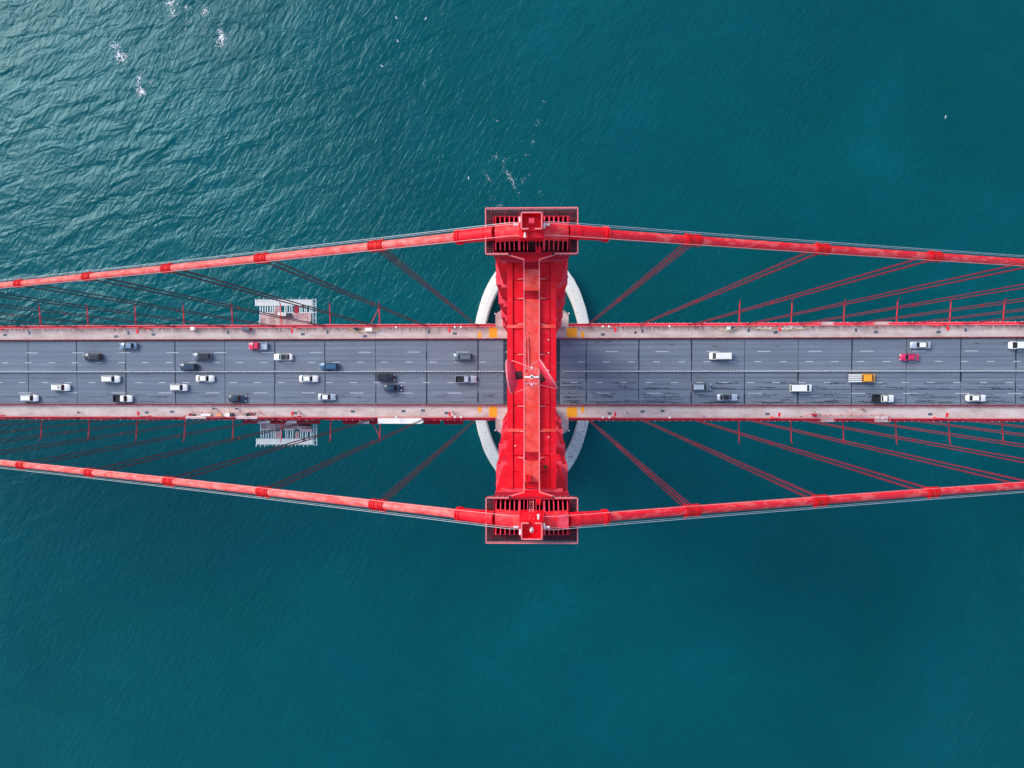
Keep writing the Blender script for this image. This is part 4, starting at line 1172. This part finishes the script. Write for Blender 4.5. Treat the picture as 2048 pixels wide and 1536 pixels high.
def sedan(root, mat, roof=None, L=4.9, wd=.92):
    h = L/2; mb = MB()
    loft(mb, [(-h, wd*.72, .35, .80, .1), (-h+.12, wd*.88, .25, .92, .08), (-h+.6, wd, .22, .98, .07), (-.8, wd, .2, 1.0, .06), (.7, wd, .2, .98, .06), (h-1.0, wd*.985, .22, .92, .08), (h-.35, wd*.93, .25, .82, .1), (h-.08, wd*.78, .3, .70, .1), (h, wd*.62, .38, .62, .08)])
    mb.build('body', mat, root, smooth=True)
    cabin(root, (-h+.75, -h+1.45, .45, 1.15), .97, 1.44, wd*.93, wd*.70, mat, roof)
    wheels(root, (-h+.95, h-.95), wd-.10); lights(root, L, wd, .68, .78)
def suv(root, mat, roof=None, L=4.9, wd=.98):
    h = L/2; mb = MB()
    loft(mb, [(-h, wd*.85, .4, 1.0, .1), (-h+.1, wd*.95, .32, 1.08, .08), (-h+.6, wd, .3, 1.1, .06), (.8, wd, .3, 1.1, .06), (h-.9, wd*.98, .3, 1.06, .08), (h-.2, wd*.92, .32, .98, .1), (h, wd*.8, .4, .85, .1)])
    mb.build('body', mat, root, smooth=True)
    cabin(root, (-h+.08, -h+.42, .6, 1.25), 1.09, 1.75, wd*.94, wd*.76, mat, roof)
    mb = MB()
    for s in (-1, 1): mb.beam((-h+.8, s*wd*.66, 1.8), (.4, s*wd*.66, 1.8), .05)
    mb.build('roof_rack', M['black'], root); wheels(root, (-h+.95, h-.95), wd-.11, .37); lights(root, L, wd, .85, .95)
def van(root, mat, roof=None, L=5.6, wd=1.0):
    h = L/2; mb = MB()
    loft(mb, [(-h, wd*.95, .4, 1.1, .06), (h-1.2, wd, .35, 1.1, .06), (h-.3, wd*.95, .35, 1.0, .1), (h, wd*.8, .4, .85, .1)]); mb.build('body', mat, root, smooth=True)
    cabin(root, (-h+.02, -h+.1, h-1.6, h-.75), 1.09, 2.1, wd*.96, wd*.86, mat, roof)
    wheels(root, (-h+1.1, h-.95), wd-.11, .36); lights(root, L, wd, .8, 1.0)
def pickup(root, mat, bedmat=None, L=5.6, wd=.99, bedfloor=None):
    h = L/2; mb = MB(); fl = .85
    loft(mb, [(-.45, wd, .35, 1.1, .06), (h-1.2, wd*.99, .35, 1.08, .07), (h-.3, wd*.94, .35, 1.0, .1), (h, wd*.82, .4, .85, .1)]); mb.build('body', mat, root, smooth=True)
    cabin(root, (-.42, -.25, .75, 1.4), 1.09, 1.8, wd*.93, wd*.77, mat)
    b = MB(); b.box(-h, -.46, -wd, -wd+.1, .5, 1.12); b.box(-h, -.46, wd-.1, wd, .5, 1.12); b.box(-h, -h+.09, -wd+.101, wd-.101, .5, 1.1); b.box(-h+.02, -.47, -wd+.05, wd-.05, .38, .498)
    bd = b.build('bed', bedmat or mat, root)
    MB().box(-h+.1, -.48, -wd+.11, wd-.11, .5, fl - .2).build('bed_liner', bedfloor or M['black'], bd)
    wheels(root, (-h+1.1, h-.95), wd-.1, .38); lights(root, L, wd, .85, .9)
def flatbed(root, mat, L=6.9, wd=1.08):
    h = L/2; mb = MB()
    loft(mb, [(-.05, wd, .4, 1.3, .06), (h-.9, wd, .4, 1.3, .06), (h-.1, wd*.95, .4, 1.2, .1), (h, wd*.88, .5, 1.05, .1)]); mb.build('body', mat, root, smooth=True)
    cabin(root, (-.0, .08, h-1.2, h-.45), 1.29, 2.2, wd*.95, wd*.85, mat)
    MB().box(-h, -.1, -wd*.9, wd*.9, .55, .8).build('chassis', M['black'], root)
    for k in range(4):
        y = -wd*.98 + k*wd*.52; MB().box(-h, -.12, y, y+wd*.34, .805, 1.25 - .05*(k % 2)).build('cargo', cpaint('white', 0) if False else CARMATS['white'], root)
    wheels(root, (-h+1.2, h-1.0), wd-.13, .42); lights(root, L, wd, .85, .9)
def hatch(root, mat, roof=None): sedan(root, mat, roof, 4.5, .9)
RC = math.atan(GR)
def car(px, py, kind, mat, label, **kw):
    p = U(px, py, .5); d = -1 if py < 745 else 1
    root = thing('car' if kind not in (van, pickup, flatbed) else {van: 'van', pickup: 'pickup_truck', flatbed: 'flatbed_truck'}[kind], (0, 0, 0), label, {van: 'van', pickup: 'pickup truck', flatbed: 'truck'}.get(kind, 'car'), 'vehicles on the roadway', local=True)
    kind(root, CARMATS[mat], **{k: (CARMATS[v] if isinstance(v, str) else v) for k, v in kw.items()})
    root.location = (p.x, p.y, dz(p.x) + .003); root.scale = (1.07, 1.07, 1.05)
    root.rotation_mode = 'XYZ'
    root.rotation_euler = (Matrix.Rotation(-RC, 3, 'Y') @ Matrix.Rotation(0 if d > 0 else math.pi, 3, 'Z')).to_euler()
# lanes above the barrier, heading left
car(258, 692, sedan, 'steelblue', 'steel blue sedan in the top lane near the left edge', L=5.0)
car(187, 714, suv, 'black', 'black car in the second lane near the left edge', roof='black', L=5.2)
car(405, 713, suv, 'grey', 'dark grey car in the second lane above the navy one', roof='black', L=5.2)
car(378, 734, suv, 'navy', 'navy car hugging the barrier, left of centre', L=5.0)
car(517, 692, pickup, 'red', 'pickup with a crimson cab and grey bed in the top lane', bedmat='silver', bedfloor='silver', L=5.2)
car(567, 714, sedan, 'white', 'white car with a black roof in the second lane, left span', roof='black', L=5.3)
car(659, 733, suv, 'blue', 'blue car beside the barrier left of the tower', L=5.2)
car(926, 714, suv, 'grey', 'dark grey car just left of the tower, second lane', L=5.2)
car(1440, 712, van, 'white', 'white van in the second lane right of the tower', L=5.8)
car(1840, 690, sedan, 'silver', 'silver car in the top lane near the right edge', roof='white', L=5.3)
car(1818, 714.5, sedan, 'magenta', 'magenta car below the silver one, right side', L=5.0)
car(2038, 690.5, van, 'white', 'white van cut off by the right edge', L=5.6)
# lanes below the barrier, heading right
car(223, 758, suv, 'white', 'white car next to the barrier, leftmost in that lane', L=5.2)
car(123, 775, suv, 'white', 'white car with a grey sunroof, leftmost in the middle lower lane', L=5.2)
car(61, 796, suv, 'white', 'white car at the far left of the bottom lane', L=4.9)
car(247, 797, pickup, 'white', 'white pickup with black bed in the bottom lane, left', bedmat='black', L=5.4)
car(411, 757, sedan, 'white', 'white car next to the barrier, second from the left edge', L=5.2)
car(359, 775, suv, 'white', 'white car in the middle lower lane, second from the left edge', L=4.8)
car(475, 797, sedan, 'navy', 'dark blue car in the bottom lane', L=5.0)
car(618, 757.5, sedan, 'white', 'white sedan next to the barrier above the silver car', L=5.3)
car(654, 794, sedan, 'silver', 'silver car in the bottom lane left of the tower', roof='white', L=4.9)
car(772, 755, suv, 'black', 'black car next to the barrier left of the tower', L=5.0)
car(786, 776, sedan, 'navy', 'dark navy car just below the black one', L=4.9)
car(932, 758.5, pickup, 'silver', 'silver pickup with black bed reaching the tower', L=5.8)
car(1402, 774, suv, 'grey', 'grey car in the middle lower lane right of the tower', roof='silver', L=5.2)
car(1454, 794.5, sedan, 'silver', 'silver car with a black roof in the bottom lane right of the tower', roof='black', L=5.4)
car(1601, 776, van, 'white', 'white van in the middle lower lane on the right span', L=5.7)
car(1722, 756, flatbed, 'orange', 'orange cabbed truck with white load next to the barrier')
car(1765, 797, pickup, 'white', 'white pickup with black bed in the bottom lane, right', bedmat='black', L=5.6)
car(1951, 796, sedan, 'white', 'white sedan in the bottom lane near the right edge', L=5.2)
o = MB().box(-.35, .25, -.3, .3, 1.74, 1.77).build('sunroof', CARMATS['grey'])
for c in [c for c in bpy.data.objects if c.get('label', '').startswith('white car with a grey sunroof')]: o.parent = c

# ------------------------------------------------------------------ people and bicycles
def figure(joints, edges_, rad, cols, name):
    me = bpy.data.meshes.new(name); me.from_pydata(joints, edges_, []); o = bpy.data.objects.new(name, me); COL.objects.link(o)
    md = o.modifiers.new('skin', 'SKIN'); ss = o.modifiers.new('sub', 'SUBSURF'); ss.levels = ss.render_levels = 1
    for k, sv in enumerate(me.skin_vertices[0].data): sv.radius = (rad[k], rad[k]); sv.use_root = (k == 0)
    dg = bpy.context.evaluated_depsgraph_get(); ne = bpy.data.meshes.new_from_object(o.evaluated_get(dg))
    bpy.data.objects.remove(o); ne.name = name
    for m in cols: ne.materials.append(m)
    return ne
def paintfig(me, neck, hip, front):
    for p in me.polygons:
        c = p.center
        if c.z > neck: p.material_index = 3 if (c.z > neck + .12 and c.x < front + .03) or c.z > neck + .2 else 2
        elif c.z > hip: p.material_index = 0
        else: p.material_index = 1
        p.use_smooth = True
def person_mesh(shirt, trousers, pose):
    E_ = [(0,1),(1,2),(2,3),(3,4),(4,5),(2,6),(6,7),(7,8),(8,9),(2,10),(10,11),(11,12),(12,13),(0,14),(14,15),(15,16),(16,17),(0,18),(18,19),(19,20),(20,21)]
    st = .16 if pose == 'walk' else .03
    J = [(0,0,.95),(0,0,1.15),(0,0,1.38),(.01,0,1.50),(.03,0,1.62),(.03,0,1.72),
         (0,.19,1.38),(-.06*st/.16,.25,1.10),(.06,.25,.87),(.09,.24,.79), (0,-.19,1.38),(.1*st/.16,-.25,1.10),(.16,-.25,.88),(.2,-.24,.80),
         (0,.10,.88),(st*.8,.11,.50),(st*.6,.11,.08),(st*.6+.16,.12,.05), (0,-.10,.88),(-st*.4,-.11,.50),(-st*1.4,-.11,.10),(-st*1.4+.16,-.12,.05)]
    Rr = [.15,.135,.15,.06,.095,.08,.075,.05,.038,.035,.075,.05,.038,.035,.095,.065,.045,.04,.095,.065,.045,.04]
    me = figure(J, E_, Rr, (shirt, trousers, M['skin'], M['hair']), 'person'); paintfig(me, 1.5, .93, .03); return me
def rider_mesh(shirt, trousers):
    E_ = [(0,1),(1,2),(2,3),(3,4),(4,5),(2,6),(6,7),(7,8),(2,9),(9,10),(10,11),(0,12),(12,13),(13,14),(14,15),(0,16),(16,17),(17,18),(18,19)]
    J = [(-.22,0,.98),(-.08,0,1.14),(.16,0,1.32),(.24,0,1.40),(.30,0,1.52),(.32,0,1.61),
         (.17,.19,1.30),(.34,.25,1.10),(.55,.24,1.02),(.17,-.19,1.30),(.34,-.25,1.10),(.55,-.24,1.02),
         (-.2,.10,.95),(.12,.11,.72),(-.02,.12,.32),(.12,.12,.27),(-.2,-.10,.95),(.16,-.11,.86),(.06,-.12,.50),(.2,-.12,.46)]
    Rr = [.15,.14,.15,.06,.1,.09,.075,.05,.038,.075,.05,.038,.095,.07,.05,.04,.095,.07,.05,.04]
    me = figure(J, E_, Rr, (shirt, trousers, M['skin'], M['hair']), 'person'); paintfig(me, 1.41, .93, .3); return me
c_dark = plain('dark_cloth', (.02, .022, .03), .9); c_grey = plain('grey_cloth', (.12, .13, .15), .9); c_white = plain('white_cloth', (.75, .75, .74), .9); c_blue = plain('denim', (.04, .07, .14), .9); c_red = plain('red_cloth', (.5, .03, .05), .9); c_org = plain('orange_vest', (.85, .3, .08), .8)
PM = {}
for (px, py, sh, tr_, pose, rz, lab) in ((157.5, 825, c_dark, c_dark, 'walk', 0, 'person in dark clothes walking alone on the lower left sidewalk'),
        (598, 823.5, c_grey, c_blue, 'stand', 1.2, 'person in grey standing by the street lamp below the work platform'),
        (601, 827.5, c_dark, c_dark, 'stand', 2.5, 'person in black beside the one in grey by the street lamp'),
        (905.5, 824, c_grey, c_dark, 'walk', 3.1, 'person in grey beside the lamp just left of the tower, lower sidewalk'),
        (908.5, 827.5, c_dark, c_blue, 'stand', 1.6, 'person in dark clothes near the two globes left of the tower'),
        (1254.5, 825.5, c_dark, c_grey, 'walk', 0, 'person in black walking just right of the tower, lower sidewalk'),
        (1408, 832, c_dark, c_red, 'stand', -1.5, 'person in dark clothes leaning at the lower railing right of the tower'),
        (1429, 832, c_white, c_blue, 'stand', -1.5, 'person in white at the lower railing right of the tower'),
        (1633.5, 824.3, c_white, c_dark, 'walk', 3.1, 'person in white passing the red covered drum'),
        (1653, 832, c_org, c_blue, 'stand', 1, 'worker in orange vest by the lower lookout bay'),
        (486, 829, c_org, c_dark, 'stand', .4, 'worker in orange vest inside the red taped area, lower left')):
    key = (sh.name, tr_.name, pose)
    if key not in PM: PM[key] = person_mesh(sh, tr_, pose)
    p = U(px, py, SWH+.9); o = bpy.data.objects.new('person', PM[key]); COL.objects.link(o)
    o.location = (p.x, p.y, dz(p.x)+SWH-.005); o.rotation_euler = (0, 0, rz); tag(o, lab, 'person', 'people on the sidewalks')
for (px, py, sh, rz, lab, lab2) in ((428, 817, c_dark, math.pi, 'black bicycle left of the left stencil, lower sidewalk', 'cyclist in black riding left of the left stencil'), (474, 817.3, c_dark, math.pi, 'black bicycle right of the left stencil, lower sidewalk', 'cyclist in black riding right of the left stencil'), (1727, 819, c_red, math.pi, 'dark bicycle on the lower right sidewalk', 'cyclist in dark red on the lower right sidewalk')):
    p = U(px, py, SWH+.8); root = thing('bicycle', (0, 0, 0), lab, 'bicycle', 'bicycles on the lower sidewalk', local=True)
    for x in (-.5, .52):
        n = 20; mb = MB(); mb.tube([(x + .33*math.cos(2*math.pi*k/n), 0, .345 + .33*math.sin(2*math.pi*k/n)) for k in range(n+1)], .017, 6)
        w = mb.build('wheel', M['tyre'], root); mb = MB()
        for k in range(6): a = math.pi*k/6; mb.beam((x - .31*math.cos(a), 0, .345 - .31*math.sin(a)), (x + .31*math.cos(a), 0, .345 + .31*math.sin(a)), .006)
        mb.build('spoke', M['alloy'], w)
    mb = MB(); F = dict(r=(-.5, 0, .345), bb=(-.08, 0, .3), st=(-.2, 0, .85), hd=(.36, 0, .85), fr=(.52, 0, .345))
    for a, b2 in (('r', 'bb'), ('bb', 'st'), ('st', 'hd'), ('bb', 'hd'), ('hd', 'fr'), ('r', 'st')): mb.beam(F[a], F[b2], .04)
    mb.build('frame', M['black'], root)
    mb = MB(); mb.tube([(.5, -.27, 1.0), (.38, -.1, 1.0), (.38, .1, 1.0), (.5, .27, 1.0)], .016, 6); mb.beam((.36, 0, .84), (.38, 0, 1.0), .03); mb.build('handlebar', M['black'], root)
    mb = MB(); mb.prism([(-.36, -.08), (-.06, -.02), (-.06, .02), (-.36, .08)], .87, .93); mb.beam((-.2, 0, .84), (-.21, 0, .88), .03); mb.build('saddle', M['black'], root)
    root.location = (p.x, p.y, dz(p.x)+SWH+.002); root.rotation_euler = (0, 0, rz)
    o = bpy.data.objects.new('person', rider_mesh(sh, c_blue)); COL.objects.link(o); o.location = root.location; o.rotation_euler = (0, 0, rz); tag(o, lab2, 'person', 'people on the sidewalks')

# ------------------------------------------------------------------ gulls over the water
for (px, py, z, a, lab) in ((1891, 234, 12, -.3, 'white gull gliding over the upper right water'), (792.5, 35.5, 8, .5, 'left one of two white gulls near the top edge'), (851.5, 37, 8, -.6, 'right one of two white gulls near the top edge'), (795, 82, 8, .2, 'white gull below the pair near the top edge'), (764, 132, 8, 1.0, 'lone small white gull over the rippled water left of the foam line'), (937, 356, 8, .1, 'white gull above the left main cable, left of the foam lines')):
    p = U(px, py, z=z); g = thing('gull', (0, 0, 0), lab, 'gull', 'gulls over the water', local=True)
    MB().lathe([(.01, -.28), (.07, -.15), (.09, 0), (.07, .14), (.045, .2), (.05, .25), (.01, .33)], (0, 0, 0), (1, 0, 0), 8).build('body', M['bird'], g, smooth=True)
    for s in (-1, 1):
        vs = [(.1, s*.05, .03), (-.1, s*.05, .03), (.14, s*.35, .12), (-.05, s*.35, .12), (0, s*.72, .05), (-.05, s*.70, .05)]
        v2 = [(x, y, z_-.025) for x, y, z_ in vs]; f = [(0, 2, 3, 1), (2, 4, 5, 3)]
        if s < 0: f = [q[::-1] for q in f]
        mb = MB(); mb.add(vs + v2, f + [tuple(i+6 for i in q[::-1]) for q in f] + [(0, 6, 8, 2), (2, 8, 10, 4), (1, 3, 9, 7), (3, 5, 11, 9), (4, 10, 11, 5)]); mb.build('wing', M['bird'], g)
    MB().prism([(-.26, -.03), (-.26, .03), (-.42, .07), (-.42, -.07)], -.01, .015).build('tail', M['bird'], g)
    g.location = p; g.rotation_euler = (0, 0, a)
